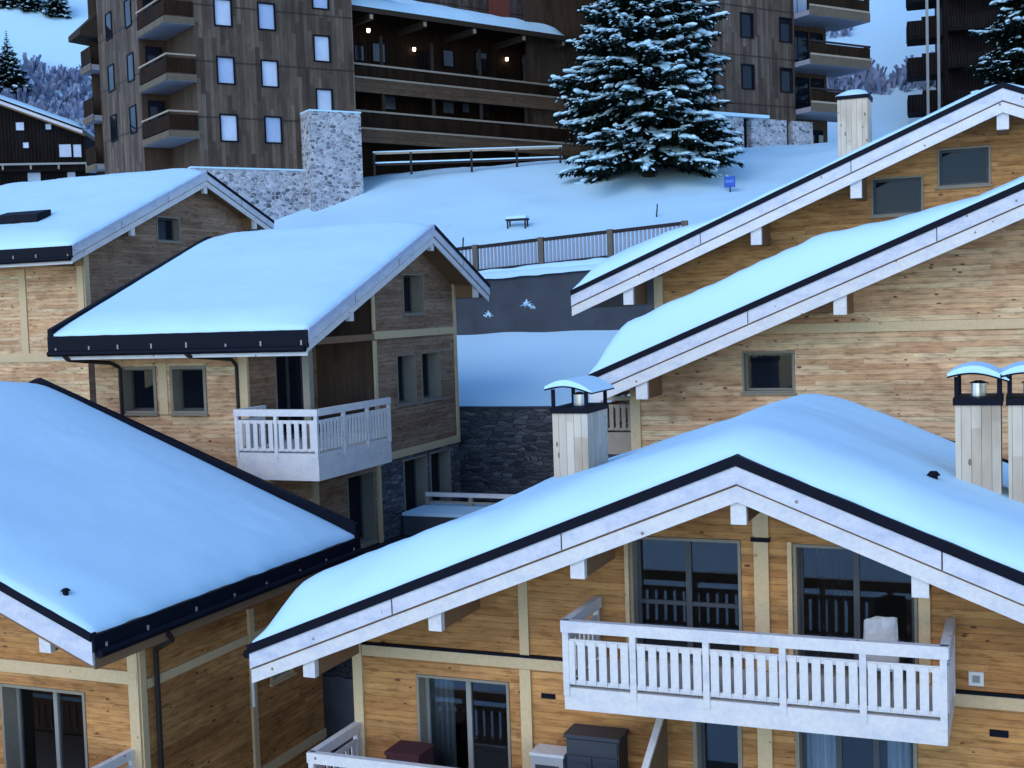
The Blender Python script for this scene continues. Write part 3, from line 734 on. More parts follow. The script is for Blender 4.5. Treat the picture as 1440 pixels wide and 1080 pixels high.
w = thing('retaining_wall', (-18, 26.35, GB), 'shaded grey stone wall glimpsed in the gap between the lower left and front chalets', 'wall')
MB().box((-16,-.15,GB),(24,.3,UB+.05)).build('masonry', STONED, w)
MB().box((1.0,-.2,-10.7),(2.9,-.152,-8.95)).build('panel', PANELG, w)

fe = thing('railing', (-16.5, 45.45, 1.2), 'snow dusted wooden railing with slim bars on top of the concrete wall', 'railing')
def fz(x): return 1.42+.055*(x+3)
xs_ = [-6.6,-3.6,-.82,2.0,4.9]
for x in xs_: MB().box((x-.11,-.09,fz(x)-.25),(x+.11,.09,fz(x)+1.14)).build('post', plain('brown_rail_post', (.15,.115,.09), .8, 0, .35), fe)
for a, b in zip(xs_, xs_[1:]):
    for zo, hh, nm in ((.98,.13,'top_rail'),(.08,.08,'bottom_rail')):
        m = MB(); za, zb = fz(a)+zo, fz(b)+zo; A_, B_ = a+.11, b-.11
        m.hexa([(A_,-.05,za),(B_,-.05,zb),(B_,.05,zb),(A_,.05,za),(A_,-.05,za+hh),(B_,-.05,zb+hh),(B_,.05,zb+hh),(A_,.05,za+hh)])
        m.build(nm, RAILD, fe)
    n = 16; p0 = None
    for k in range(n):
        x = a+.16+(b-a-.32)*(k+.5)/n
        if p0 is None: p0 = MB().box((x-.05,-.02,fz(x)+.16),(x+.05,.02,fz(x)+.98)).build('baluster', plain('frosted_rail_bar', (.30,.31,.36), .7, 0, .2), fe); px_ = x
        else:
            c = p0.copy(); col.objects.link(c); c.location = (x-px_, 0, fz(x)-fz(px_))
    # snow lying along the rail foot
    m = MB(); q = 14
    for i in range(q+1):
        x = a+(b-a)*i/q; z = fz(x); e = .05*N(x, 1, 1.7, 5)
        m.v += [(x,-.2,z-.15),(x,-.14,z+.08+e),(x,.1,z+.12+e),(x,.25,z-.1)]
    for i in range(q):
        for k in range(3): a_ = 4*i+k; m.f.append((a_, a_+4, a_+5, a_+1))
    m.build('rail_snow', SNOW, fe, smooth=True)

dk = thing('deck_rail', (-15.5, 33.0, UB), 'low timber rail around a small snowy deck beside the middle chalet', 'railing')
MB().box((-1.5,-.5,UB),(4.5,1.6,-6.02)).build('deck', CONC, dk)
MB().box((-1.52,-.52,-6.02),(4.5,1.6,-5.93)).build('deck_snow', SNOW, dk)
MB().box((-1.45,.9,-5.66),(4.4,1.02,-5.54)).build('handrail', WHITE, dk)
MB().box((-1.45,.93,-5.86),(4.4,.99,-5.80)).build('lower_rail', RAILG, dk)
for x in (-1.4,.05,1.6,3.2): MB().box((x-.06,.91,-5.93),(x+.06,1.01,-5.66)).build('post', RAILG, dk)

# ------------------------------------------------------------------ hillside and mountain
def lerp_tab(x, tab):
    if x <= tab[0][0]: return tab[0][1]
    for (a, va), (b, vb) in zip(tab, tab[1:]):
        if x <= b: return va+(vb-va)*(x-a)/(b-a)
    return tab[-1][1]
def sstep(a, b, x):
    t = max(0., min(1., (x-a)/(b-a))); return t*t*(3-2*t)
def hill(x, y):
    k = lerp_tab(x, [(-30,.43),(-17,.385),(-12,.30),(-5,.27)])
    z0 = 1.3+.055*max(-6., min(8., x+14.5))
    z1 = z0+k*(y-45.6); z2 = 7.45+.1*(y-60)
    h = max(0., 1.2-abs(z1-z2))/1.2
    z = min(z1, z2)-h*h*.2*1.2
    dd = -.38*x+.923*y
    m = max(0., dd-96)
    z += .46*m + (N(x, y, .03)*5+N(x, y, .09, 4)*1.6)*sstep(98, 118, dd)
    z += .12*N(x, y, .35)+.05*N(x, y, 1.1, 8)
    if x < -20.5: z = z*sstep(46.6, 49.0, y)+UB*(1-sstep(46.6, 49.0, y))
    return z
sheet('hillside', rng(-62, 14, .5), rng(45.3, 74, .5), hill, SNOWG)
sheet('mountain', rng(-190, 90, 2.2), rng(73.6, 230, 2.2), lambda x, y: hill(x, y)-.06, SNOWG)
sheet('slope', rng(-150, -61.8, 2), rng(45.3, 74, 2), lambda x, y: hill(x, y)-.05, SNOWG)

# ------------------------------------------------------------------ big apartment buildings at the back
def old_window(root, fr, u, z, w=.8, h=1.25, glass=GLASSB, frame=None, flush=True):
    f_ = MB(); a, b, c, d = u-w/2, u+w/2, z-h/2, z+h/2; t = .07
    f_.fbox(fr, a-t, a, c-t, d+t, .06, -.1).fbox(fr, b, b+t, c-t, d+t, .06, -.1).fbox(fr, a, b, d, d+t, .058, -.1).fbox(fr, a, b, c-t, c, .058, -.1)
    w_ = f_.build('window', frame or METAL, root)
    MB().fbox(fr, a, b, c, d, *((.03, -.02) if flush else (-.05, -.09))).build('pane', glass, w_)
    MB().fbox(fr, u-.02, u+.02, c, d, .05, .031).build('mullion', frame or METAL, w_) if w > 1.2 else None
    return w_
L = thing('apartment_building', (-37.81, 52.09, 3.0), 'tall weathered board apartment block with pale blue windows and corner loggias', 'building', rot=52)
g = Fr((0,0),(1,0),(0,-1)); lf = Fr((-1.4,0),(-.087,.996),(-.996,-.087))
wins = [(1.5,15.15),(3.76,15.15),(1.52,12.3),(3.8,12.28),(1.55,9.45),(3.86,9.45),(6.7,16.45),(6.68,13.75),(6.7,11.0)]
MB().panel(g, [(0,3),(8.45,3),(8.45,18.2),(0,18.2)], [(u-.4,u+.4,z-.62,z+.62) for u, z in wins], .1).build('front_wall', OLDB, L)
for k, (u, z) in enumerate(wins): old_window(L, g, u, z, glass=(GLASSB, GLASSC)[(k*k+k//2) % 2], flush=False)
MB().panel(lf, [(4.0,3),(10.8,3),(10.8,18.2),(4.0,18.2)]).build('side_wall', OLDB, L)
m = MB(); m.panel(Fr((0,0),(-.087,.996),(-.996,-.087)), [(0,3),(4.0,3),(4.0,18.2),(0,18.2)])
m.panel(Fr((-1.75,3.98),(1,0),(0,-1)), [(0,3),(1.41,3),(1.41,18.2),(0,18.2)])
m.panel(Fr((8.45,0),(0,1),(1,0)), [(0,3),(12,3),(12,18.2),(0,18.2)]); m.panel(Fr((8.45,12),(-1,0),(0,1)), [(0,3),(11,3),(11,18.2),(0,18.2)])
m.build('loggia_wall', BROWNB, L)
for u in (5.4, 8.7):
    for z in (16.0, 13.2, 10.5): old_window(L, lf, u, z, .9, 1.3, GLASS)
for zt in (17.5, 14.72, 11.95, 9.2):
    m = MB(); P = [(-1.45,-.12),(.02,-.12),(-.34,3.98),(-1.80,3.98)]
    m.hexa([(x,y,zt-.32) for x, y in P]+[(x,y,zt) for x, y in P])
    b = m.build('balcony', SLABL, L)
    f1 = Fr((-1.45,-.12),(1,0),(0,-1)); f2 = Fr((-1.45,-.12),(-.087,.996),(-.996,-.087))
    for fr_, u1 in ((f1,1.45),(f2,4.1)):
        MB().fbox(fr_, 0, u1, zt-.3, zt+.02, .05, .0).build('edge_board', TRIMO, b)
        MB().fbox(fr_, .02, u1-.02, zt+.1, zt+.8, .0, -.04).build('parapet', DARKB, b)
        MB().fbox(fr_, -.02, u1, zt+.92, zt+1.0, .04, -.06).build('handrail', RAILG, b)
    dr = MB().box((-1.45,3.9,zt+.02),(-.6,3.97,zt+2.1)).build('door', METAL, L)
    MB().box((-1.35,3.88,zt+.9),(-.7,3.899,zt+2.0)).build('pane', GLASS, dr)
for zt in (14.3, 11.5, 8.8):
    b = MB().fbox(lf, 10.82, 12.7, zt-.3, zt, .45, -2.5).build('balcony', SLABL, L)
    MB().fbox(lf, 10.8, 12.75, zt-.32, zt+.02, .5, .452).build('edge_board', TRIMO, b)
    MB().fbox(lf, 10.82, 12.7, zt+.1, zt+1.0, .45, .40).build('parapet', DARKB, b)
MB().panel(Fr((-1.4-.087*10.8+1.2,10.8),(-.087,.996),(-.996,-.087)), [(0,3),(4,3),(4,18.2),(0,18.2)]).build('side_wall', BROWNB, L)
m = MB(); P = [lf.p(10.9,0,.95), lf.p(13.2,0,.95), lf.p(13.2,0,-4), lf.p(10.9,0,-4)]
m.hexa([(q.x,q.y,z) for q, z in zip(P,(15.9,15.9,15.4,15.4))]+[(q.x,q.y,z) for q, z in zip(P,(16.2,16.2,21.0,21.0))]); m.build('roof', ROOFD, L)
P = [lf.p(-1.3,0,.6), lf.p(10.8,0,.6), lf.p(10.8,0,-11), lf.p(-1.3,0,-12)]
m = MB(); m.hexa([(q.x,q.y,18.21) for q in (P[0],P[3],P[2],P[1])]+[(q.x,q.y,18.6) for q in (P[0],P[3],P[2],P[1])]); m.build('roof', ROOFD, L)
stn = MB().box((-.6,-.5,3.0),(5.5,-.01,7.35)).build('stone_base', STONEL, L)
MB().box((5.35,-1.3,3.0),(8.15,.02,10.3)).build('stone_block', STONEL, L)
MB().box((-.62,-.55,7.35),(5.35,.0,7.43)).build('wall_snow', SNOW, L); MB().box((5.33,-1.33,10.3),(8.18,.0,10.38)).build('wall_snow', SNOW, L)

M = thing('apartment_building', (-30.13, 66.13, 6.5), 'long dark brown block with open gallery balconies and small lit lamps under a snowy roof', 'building', rot=61)
g = Fr((0,0),(1,0),(0,-1)); bk = Fr((0,1.8),(1,0),(0,-1))
wl = [(-5.3,14.45,.6,.8),(-4.0,14.6,.8,1.0),(.84,14.75,.7,.9),(3.3,14.8,.8,1.0),(6.8,14.85,.8,.9),(.72,12.0,.8,.9),(3.36,12.0,.8,.9),(7.0,12.05,.8,.9),(2.0,12.0,.5,.6),(-3.4,12.0,.8,1.0)]
MB().panel(bk, [(-8.6,6.5),(13,6.5),(13,17.5),(-8.6,17.5)]).panel(Fr((13,1.8),(0,1),(1,0)), [(0,6.5),(9,6.5),(9,17.5),(0,17.5)]).panel(Fr((-8.6,10),(0,-1),(-1,0)), [(0,6.5),(8.2,6.5),(8.2,17.5),(0,17.5)]).build('front_wall', DARKB, M)
for u, z, w, h in wl: old_window(M, bk, u, z, w, h, GLASSM)
for k, u in enumerate((-6.8,-2.2,2.2,5.6,9.0)):
    for z in (13.75, 10.95):
        MB().fbox(bk, u+.8, u+1.65, z-.8, z+1.25, .03, -.02).build('door', BLACKB, M)
for zs, zb, zr in ((12.78,11.95,13.5),(10.05,9.25,10.98)):
    b = MB().box((-8.6,.0,zb+.25),(12.5,1.8,zs-.05)).build('balcony', ROOFD, M)
    MB().fbox(g, -8.6, 12.5, zb, zs-.1, .06, -.02).build('fascia_board', boards('gallery_fascia', [(.075,.05,.033),(.105,.07,.046)], h=.3, seg=3.5, knots=0, seed=3., streak=.3), b)
    MB().fbox(g, -8.6, 12.5, zs-.1, zs, .1, -.02).build('edge_board', RAILG, b)
    MB().fbox(g, -8.58, 12.48, zs+.06, zr-.16, .02, -.02).build('parapet', DARKB, b)
    MB().fbox(g, -8.6, 12.5, zr-.1, zr, .06, -.05).build('handrail', RAILG, b)
    for k in range(7): MB().box((-8.4+3.4*k,.03,zs),(-8.26+3.4*k,.17,zs+2.3)).build('gallery_post', ROOFD, M)
zE = 16.0
m = MB(); m.hexa([(-8.9,-1.0,zE),(8.0,-1.0,zE),(2.5,8,zE+2.9),(-8.9,8,zE+2.9),(-8.9,-1.0,zE+.28),(8.0,-1.0,zE+.28),(2.5,8,zE+3.2),(-8.9,8,zE+3.2)])
m.hexa([(8.003,-1.0,zE),(13.5,-.9,zE),(13.5,9,zE+.2),(8.003,9,zE+.2),(8.003,-1.0,zE+.25),(13.5,-.9,zE+.25),(13.5,9,zE+.4),(8.003,9,zE+.4)])
rf = m.build('roof', ROOFD, M)
m = MB(); nx, ny = 60, 24
for j in range(ny+1):
    v_ = j/ny
    for i in range(nx+1):
        u_ = i/nx; xr_ = 8.0-5.5*v_; x = -8.85+(xr_-.05+8.85)*u_; y = -.95+8.9*v_
        e = min(1, v_/.06)**.5*min(1, (1-u_)/.04)**.5
        m.v.append((x, y, zE+.28+2.92*v_ - .02 + e*(.5+.12*N(x, y, .8, 3))))
for j in range(ny):
    for i in range(nx): a = j*(nx+1)+i; m.f.append((a, a+1, a+nx+2, a+nx+1))
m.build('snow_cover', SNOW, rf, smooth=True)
for u in (-2.6, .85, 4.5, 7.6, -6.1): MB().box((u-.12,-.85,zE-.32),(u+.12,1.8,zE)).build('beam_end', ROOFD, M); MB().box((u-.10,-.87,zE-.28),(u+.10,-.851,zE-.04)).build('beam_cap', RAILG, M)
for u, y, z in ((-1.67,1.62,15.0),(5.14,1.62,15.1),(-5.9,-.2,15.25)):
    lp = MB().tube((u,y,z-.09),(u,y,z+.09),.075,.09,n=10).build('lamp', LAMP, M); MB().tube((u,y,z+.09),(u,y,z+.17),.07,n=8).build('lamp_mount', METAL, lp)

K = thing('apartment_building', (-35.0, 78.5, 8.0), 'brown board block rising behind the snowy gallery roof', 'building', rot=61)
g = Fr((0,0),(1,0),(0,-1))
MB().panel(g, [(-12,8),(18,8),(18,30),(-12,30)]).panel(Fr((18,0),(0,1),(1,0)), [(0,8),(12,8),(12,30),(0,30)]).panel(Fr((-12,12),(0,-1),(-1,0)), [(0,8),(12,8),(12,30),(0,30)]).build('front_wall', OLDB, K)
MB().box((-12.4,-.6,30),(18.4,12,30.5)).build('roof', ROOFD, K)
MB().fbox(g, 2.2, 4.0, 15, 30, .03, -.02).build('red_panel', plain('faded_red_boards', (.22,.06,.04), .8, 0, .3), K)
for u in (-2.4, 8.8, 11.0): 
    for z in (19.6, 22.4): old_window(K, g, u, z, .9, 1.2, GLASS)

Q = thing('apartment_building', (-14.37, 72.67, 7.0), 'weathered board block behind the big spruce with dark windows and three stacked balconies', 'building', rot=54)
g = Fr((0,0),(1,0),(0,-1)); ws = [(u, z) for u in (-3.3,-.35,2.65) for z in (18.4,15.65,12.75)]
MB().panel(g, [(-9,10.4),(3.35,10.4),(3.35,24),(-9,24)], [(u-.42,u+.42,z-.65,z+.65) for u, z in ws], .1).build('front_wall', OLDB, Q)
for u, z in ws: old_window(Q, g, u, z, .84, 1.3, GLASS, flush=False)
MB().box((-9,-.12,7),(-.85,.6,10.4)).box((-.25,-.12,7),(2.5,.6,10.4)).box((3.0,-.12,7),(4.6,.6,10.4)).build('stone_base', STONEL, Q)
MB().box((-.85,.3,7),(-.25,.5,10.4)).build('basement_opening', METAL, Q); MB().box((2.5,.3,7),(3.0,.5,10.4)).build('basement_opening', METAL, Q)
m = MB().box((-9,-.4,10.4),(.9,.0,10.58)); m.build('wall_snow', SNOW, Q)
MB().panel(Fr((0,1.3),(1,0),(0,-1)), [(3.35,7),(7.3,7),(7.3,24),(3.35,24)]).panel(Fr((3.35,0),(0,1),(1,0)), [(0,7),(1.3,7),(1.3,24),(0,24)]).panel(Fr((7.3,1.3),(0,1),(1,0)), [(0,7),(9,7),(9,24),(0,24)]).panel(Fr((7.3,10),(-1,0),(0,1)), [(0,7),(16.3,7),(16.3,24),(0,24)]).build('loggia_wall', BROWNB, Q)
MB().box((-9.5,-1,24),(9,11,24.4)).build('roof', ROOFD, Q)
bk = Fr((0,1.3),(1,0),(0,-1))
for k, z in enumerate((19.6, 16.75, 13.95, 11.2)):
    b = MB().box((3.4,-1.2,z-.38),(8.4,1.6,z-.1)).build('balcony', SLABL, Q)
    for fr_, u1 in ((Fr((3.4,-1.2),(1,0),(0,-1)),5.0),(Fr((8.4,-1.2),(0,1),(1,0)),2.8)):
        MB().fbox(fr_, 0, u1, z-.36, z+.12, .05, .0).build('edge_board', TRIMO, b)
        MB().fbox(fr_, .02, u1-.02, z+.13, z+.24, .055, .0).build('edge_strip', RAILG, b)
        MB().fbox(fr_, .02, u1-.02, z+.25, z+.85, .02, -.03).build('parapet', DARKB, b)
        MB().fbox(fr_, 0, u1, z+.9, z+1.0, .05, -.05).build('handrail', RAILD, b)
    w_ = old_window(Q, bk, 4.9, z+1.1, 1.6, 1.9, GLASSB if k == 1 else GLASS)
    old_window(Q, bk, 6.5, z+1.1, .9, 1.9, GLASSM if k == 1 else GLASS)
MB().fbox(bk, 4.0, 6.9, 7.4, 10.2, .03, -.02).build('garage_door', GLASS, Q)
for u in (5.1, 5.9, 6.7): MB().fbox(bk, u-.18, u+.18, 7.6, 9.9, .05, .031).build('door_panel', FRAMEL, Q)

X = thing('apartment_building', (-5.42, 101.7, 10.0), 'near black tower block with stacked side balconies at the top right', 'building', rot=6)
g = Fr((0,0),(1,0),(0,-1))
MB().panel(g, [(-.2,10),(24,10),(24,36),(-.2,36)]).panel(Fr((-.2,12),(0,-1),(-1,0)), [(0,10),(12,10),(12,36),(0,36)]).panel(Fr((24,0),(0,1),(1,0)), [(0,10),(12,10),(12,36),(0,36)]).build('front_wall', BLACKB, X)
MB().box((5.4,-1.4,10),(9.2,0,36)).build('wall_pier', BLACKB, X)
MB().box((-1,-2,36),(25,13,36.5)).build('roof', ROOFD, X)
for z in (25.6, 22.9, 20.15, 17.4, 14.6):
    b = MB().box((-2.7,-.3,z-.75),(-.2,2.6,z-.55)).build('balcony', BLACKB, X)
    MB().box((-2.7,-.35,z-.55),(-1.7,-.3,z+.6)).box((-1.7,-.36,z-.75),(-.6,-.3,z+.85)).box((-2.75,-.3,z-.55),(-2.7,2.6,z+.6)).build('parapet', BLACKB, b)
    b = MB().box((.2,-1.5,z-.6),(5.3,0,z-.4)).build('balcony', BLACKB, X)
    MB().box((.2,-1.55,z-.4),(5.3,-1.5,z+.45)).build('parapet', BLACKB, b)
for x in (-1.3, -.5): MB().box((x-.1,-.5,10),(x+.1,-.36,36)).build('balcony_post', FRAMEL, X)

Fc = thing('chalet', (-57.51, 63.64, 7.0), 'black timber chalet with a thin snowy verge at the far left edge', 'chalet', rot=30)
g = Fr((0,0),(1,0),(0,-1))
rf, zz = roof(Fc, 14.55, .39, -6.6, 5.9, -.9, 9, (.12,.2,0), T=.35, seed=31.)
for ch_ in [c for c in Fc.children]: ch_.location.x = -3.8
fg = Fr((-3.8,0),(1,0),(0,-1))
MB().panel(fg, gable_poly(-6, 5.9, 7, zz, .3)).panel(Fr((2.1,0),(0,1),(1,0)), [(0,7),(8,7),(8,zz(5.9)-.3),(0,zz(5.9)-.3)]).build('gable_wall', BLACKB, Fc)
for u, z, w, h in ((1.9,12.55,.5,.5),(3.64,12.5,.35,.35),(2.2,11.35,.35,.35),(4.6,10.97,.75,.8),(5.35,10.95,.5,.8),(2.6,9.35,.8,.6),(4.9,9.4,.5,.5)):
    old_window(Fc, fg, u, z, w, h, GLASSB)
b = MB().fbox(fg, -6, 6.2, 9.6, 9.7, 1.0, -.02).build('balcony', BLACKB, Fc)
MB().fbox(fg, -6, 6.2, 9.98, 10.1, 1.04, .94).build('handrail', FRAMEL, b)
for k in range(8): MB().fbox(fg, -5.9+1.7*k, -5.8+1.7*k, 9.7, 9.98, 1.0, .95).build('post', FRAMEL, b)

# ------------------------------------------------------------------ fence below the gallery block, small things in the snow
fe = thing('fence', (-31.8, 58.95, 7.3), 'plain three bay rail fence across the snow in front of the gallery block', 'fence', rot=22.3)
Lf = 10.0
for z in (8.30, 7.72):
    MB().box((0,-.05,z),(Lf,.05,z+.11)).build('rail', RAILG if z > 8 else RAILD, fe)
MB().box((0,-.06,8.41),(Lf,.06,8.46)).box((0,-.06,7.83),(Lf,.06,7.90)).build('rail_snow', SNOW, fe)
for x in (.06, 2.0, 5.2, 7.6, 9.9): MB().box((x-.06,-.07,7.2),(x+.06,.07,8.36)).build('post', RAILD, fe)
sg = thing('sign', (-12.38, 56.95, hill(-12.38, 56.95)), 'small blue sign plate on a short stake in the snow below the spruce', 'sign', rot=-12)
z = hill(-12.38, 56.95)
MB().tube((0,0,z-.3),(0,0,z+.3),.035).build('stake', RAILD, sg)
pl = MB().box((-.27,-.05,z+.22),(.27,-.02,z+.72)).build('plate', BLUE, sg)
MB().box((-.2,-.056,z+.42),(.2,-.0505,z+.56)).build('plate_mark', plain('pale_blue_enamel', (.10,.2,.55), .45), sg)
z = hill(-20.9, 52.0)
bn = thing('bench', (-20.9, 52.0, z), 'small dark bench half buried in snow above the railing', 'bench')
MB().box((-.5,-.2,z+.30),(.5,.2,z+.38)).build('seat', RAILD, bn)
for x in (-.42,.42):
    for y in (-.14,.14): MB().box((x-.03,y-.03,z-.1),(x+.03,y+.03,z+.30)).build('leg', RAILD, bn)
MB().box((-.48,-.19,z+.38),(.48,.2,z+.50)).build('seat_snow', SNOW, bn)
for x, y, h, lb in ((-14.7,52.7,.55,'thin dark marker stake standing on the open snow slope'),(-22.5,49.5,.5,'short leaning stake left of the small bench')):
    z = hill(x, y)
    o = MB().tube((x,y,z-.1),(x+.06,y,z+h),.04,.03,n=6).build('marker_stake', RAILD, None, at=(x, y, z)); tag(o, lb, 'stake')

rd = random.Random(2); m = MB()
for (x, y) in ((-21.6,48.4),(-21.2,49.0),(-17.4,48.3),(-17.0,48.6),(-14.0,51.0),(-12.6,55.5),(-12.2,55.9),(-24.5,52.5),(-19.2,55.0),(-18.6,50.5),(-11.9,54.2),(-26.0,55.5)):
    z = hill(x, y)
    for _ in range(rd.randint(3, 7)):
        a = rd.uniform(0, 6.28); b = Vector((x+rd.uniform(-.15,.15), y+rd.uniform(-.15,.15), z-.05)); d = Vector((math.cos(a)*.4, math.sin(a)*.4, 1)).normalized(); sd = d.cross(Vector((1,.3,.1))).normalized()*.012
        ln = rd.uniform(.12, .34); m.quad(b-sd, b+sd, b+d*ln+sd*.3, b+d*ln-sd*.3)
o = m.build('grass', RAILG, None); o['kind'] = 'stuff'

# ------------------------------------------------------------------ trees
def spruce(loc, H, RAD, seed, label, density=1.0, snow=.75, group=None, lumpy=1.0, base=.03, lean=0):
    rd = random.Random(seed)
    t = thing('spruce_tree', loc, label, 'tree', group=group)
    x0, y0, z0 = 0, 0, loc[2]
    MB().tube((0,0,z0-.3),(0,0,z0+H*.95),.028*H*.6+.05,.02,n=9).build('trunk', BARK, t)
    nd = MB(); sn = MB()
    def blade(a, dirv, ln, w, up):
        side = dirv.cross(up); 
        if side.length < 1e-4: side = Vector((1,0,0))
        side.normalize(); b = a+dirv*ln
        nd.quad(a-side*w*.5, a+dirv*ln*.5-side*w*.62, b, a+dirv*ln*.5+side*w*.62)
    def lump(c, dirv, ln, w, h):
        side = dirv.cross(Vector((0,0,1))).normalized(); up = side.cross(dirv).normalized()
        i = len(sn.v); n = 7; rows = 4; k2 = rd.random()*10
        for r_ in range(rows+1):
            q = r_/rows; s_ = math.sin(math.pi*min(max(q, .06), .94))**.6
            for k in range(n):
                a = math.pi*2*k/n; j = 1+.38*rd.uniform(-1, 1)
                sn.v.append(tuple(c+dirv*ln*(q-.5)+side*math.cos(a)*w*.5*s_*j+up*(math.sin(a)*h*.5*s_*j+(h*.25))))
        for r_ in range(rows):
            for k in range(n): sn.f.append((i+r_*n+k, i+r_*n+(k+1)%n, i+(r_+1)*n+(k+1)%n, i+(r_+1)*n+k))
        sn.f.append(tuple(i+k for k in range(n-1,-1,-1))); sn.f.append(tuple(i+rows*n+k for k in range(n)))
    z = base*H; ga = 0
    while z < H*.985:
        q = z/H
        Lm = min(RAD, RAD*1.5*(1-q)**1.24)*(.5+.5*min(1, (q+.04)/.10))
        nb = max(3, int((8.5 if q < .7 else 6)*density))
        for k in range(nb):
            ga += 2.399
            Lb = Lm*rd.uniform(.72, 1.12)*(1+.13*lumpy*math.sin(ga*3+z*.9))
            if Lb < .12: Lb = .12
            Lb = min(Lb*(1+.16*lumpy*noise.noise(Vector((math.cos(ga)*1.3, math.sin(ga)*1.3, z*.55+seed)))*2), RAD*1.06)
            az = ga+rd.uniform(-.25, .25); droop = rd.uniform(.22, .75)*(1-q*.6)
            pts = []; ns = 5+int(Lb/.8)
            for i in range(ns+1):
                s_ = i/ns; rr = Lb*s_
                dz = -droop*Lb*(s_**1.15)*.85+.16*Lb*max(0, s_-.72)*2.0 + (.25*Lb*q*s_)
                pts.append(Vector((math.cos(az)*rr, math.sin(az)*rr, z0+z+dz+rd.uniform(-.03,.03))))
            for i in range(ns):
                a, b = pts[i], pts[i+1]; dv = (b-a).normalized(); s_ = (i+.5)/ns
                sw = (.30+.62*math.sin(math.pi*min(1, s_*.82+.16)))*min(1., Lb*.45)*.85
                sd = dv.cross(Vector((0,0,1))).normalized()
                nq = 6 if s_ > .25 else 3
                for _ in range(nq):
                    for sg_ in (-1, 1):
                        c = a.lerp(b, rd.random())
                        d2 = (dv*rd.uniform(.45, 1.0)+sd*sg_*rd.uniform(.6, 1.1)+Vector((0,0,rd.uniform(-.65,.0)))).normalized()
                        bl = sw*rd.uniform(.7, 1.35)
                        blade(c, d2, bl, sw*rd.uniform(.18,.34), Vector((rd.uniform(-.4,.4),rd.uniform(-.4,.4),1)))
                        if rd.random() < .17*snow: lump(c+d2*bl*rd.uniform(.4,.9)+Vector((0,0,.03)), d2, bl*rd.uniform(.2,.45), bl*rd.uniform(.14,.26), .06)
                # hanging twigs
                for _ in range(5):
                    c = a.lerp(b, rd.random())+sd*rd.uniform(-.6,.6)*sw
                    blade(c, Vector((rd.uniform(-.35,.35),rd.uniform(-.35,.35),-1)).normalized(), sw*rd.uniform(.35,.8), sw*rd.uniform(.16,.3), Vector((rd.uniform(-1,1),rd.uniform(-1,1),.1)))
                if s_ > .3 and rd.random() < snow*(.55+.5*s_):
                    w = sw*rd.uniform(.42, .95)
                    c = a.lerp(b, .5)+Vector((0,0,.05))+sd*rd.uniform(-.35,.35)*sw
                    lump(c, (dv+sd*rd.uniform(-.7,.7)+Vector((0,0,rd.uniform(-.25,.1)))).normalized(), (b-a).length*rd.uniform(.6,1.9), w*rd.uniform(.8, 1.8), .08+.18*rd.random()*min(1, Lb/2))
            blade(pts[-1], (pts[-1]-pts[-2]).normalized(), .3*min(1,Lb), .09, Vector((0,0,1)))
        z += (.36+.10*rd.random())*(1 if H > 8 else .7)*(1-.35*q)
    c = nd.build('crown', NEEDLE, t); so_ = sn.build('snow_load', SNOW, t, smooth=True); so_['kind'] = 'stuff'
    return t
spruce((-16.7, 58.6, hill(-16.7, 58.6)), 17.0, 4.25, 3, 'huge snow laden spruce in the centre of the hillside', density=1.75, snow=.95, base=.078)
spruce((1.2, 82.5, hill(1.2, 82.5)), 15, 4.6, 8, 'frosted spruce rising behind the upper right chalet roof', density=1.1, snow=.5)
for k, (x, y, h, lb) in enumerate(((-104.6,110.8,5.6,'leftmost of the three small spruces high on the far left slope'),(-102.6,111.6,5.0,'middle one of the three small spruces high on the far left slope'),(-100.2,112.6,5.4,'rightmost of the three small spruces high on the far left slope'),(-90.9,95.2,6.5,'dark spruce above the black chalet at the left edge'))):
    spruce((x, y, hill(x, y)-.2), h, h*.3, 20+k, lb, density=.8, snow=.35, group='small spruces on the far left slope' if k < 3 else None)

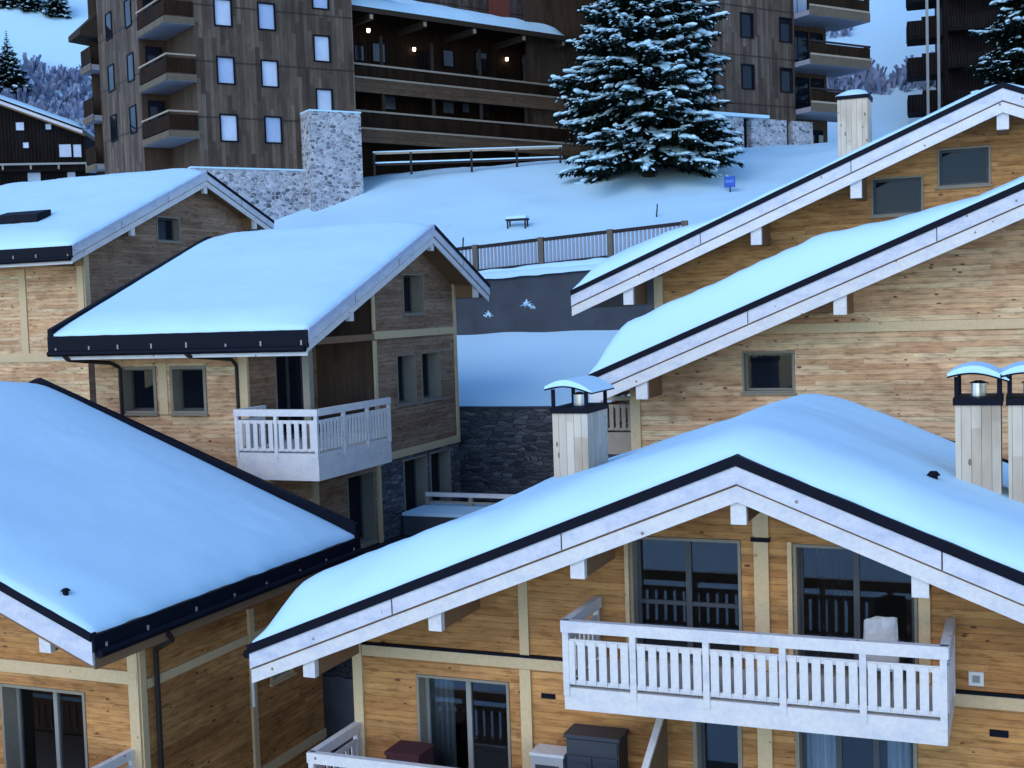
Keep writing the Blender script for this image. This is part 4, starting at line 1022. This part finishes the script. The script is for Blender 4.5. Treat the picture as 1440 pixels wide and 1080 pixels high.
# bare snow dusted shrubs on the far slopes
rd = random.Random(5); m = MB()
def twigs(x, y, s):
    z = hill(x, y)
    for _ in range(9):
        a = rd.uniform(0, 6.28); tl = rd.uniform(.15, .75); d = Vector((math.cos(a)*tl, math.sin(a)*tl, 1)).normalized()
        ln = s*rd.uniform(.6, 1.2); b = Vector((x+rd.uniform(-.3,.3)*s, y+rd.uniform(-.3,.3)*s, z-.1)); w = .07*s
        sd = d.cross(Vector((rd.uniform(-1,1), rd.uniform(-1,1), .2))).normalized()
        m.quad(b-sd*w, b+sd*w, b+d*ln+sd*w*1.8, b+d*ln-sd*w*1.8)
for _ in range(26000):
    right = rd.random() < .42
    az = R(rd.uniform(-9.5, -.5) if right else rd.uniform(-48, -37.5)); dd = rd.uniform(100, 185)
    x, y = math.sin(az)*dd, math.cos(az)*dd
    n1 = N(x, y, .045, 3.3)+.5*N(x, y, .13, 6.1)
    de = -.38*x+.923*y
    thr = (-.05 if de > 128 else (.0 if 117 < de < 124 else (.05 if 106 < de < 112 else .45))) if right else ((-.18 if de > 103 else .3) if de < 129 else (.7 if de < 141 else .1))
    if n1 > thr and rd.random() < .3: twigs(x, y, rd.uniform(.6, 1.5))
o = m.build('shrubs', SHRUB); o['kind'] = 'stuff'

# ------------------------------------------------------------------ world, sun, camera
SUN_AZ, SUN_EL = 192.0, 34.0      # degrees, azimuth clockwise from +Y
w = bpy.data.worlds.new('World'); sc.world = w; w.use_nodes = True
nt = w.node_tree; bg = nt.nodes['Background']
sk = nt.nodes.new('ShaderNodeTexSky'); sk.sky_type = 'NISHITA'; sk.sun_disc = False
sk.sun_elevation = R(SUN_EL); sk.sun_rotation = R(SUN_AZ); sk.altitude = 1500; sk.air_density = 1.0; sk.dust_density = 0.0; sk.ozone_density = 4.5
nt.links.new(sk.outputs[0], bg.inputs[0]); bg.inputs[1].default_value = .15
sl = bpy.data.lights.new('Sun', 'SUN'); sl.energy = .5; sl.angle = R(36); sl.color = (1, .92, .82)
so = bpy.data.objects.new('Sun', sl); col.objects.link(so)
d = Vector((math.sin(R(SUN_AZ))*math.cos(R(SUN_EL)), math.cos(R(SUN_AZ))*math.cos(R(SUN_EL)), math.sin(R(SUN_EL))))
so.rotation_euler = d.to_track_quat('Z', 'Y').to_euler(); so.location = d*60
cam = bpy.data.cameras.new('Camera'); cam.sensor_width = 36; cam.lens = 43.87; cam.clip_end = 2000; cam.clip_start = .1
co = bpy.data.objects.new('Camera', cam); col.objects.link(co); sc.camera = co
r_, u_, f_ = Vector((0.9248896, 0.37881244, -0.03286882)), Vector((0.00715806, 0.06908178, 0.99758532)), Vector((-0.38016836, 0.92289157, -0.06118145))
co.matrix_world = Matrix(((r_.x, u_.x, -f_.x, 0), (r_.y, u_.y, -f_.y, 0), (r_.z, u_.z, -f_.z, 0), (0, 0, 0, 1)))
vs = sc.view_settings; vs.view_transform = 'Standard'; vs.look = 'None'; vs.exposure = 1.05; vs.gamma = 1.0
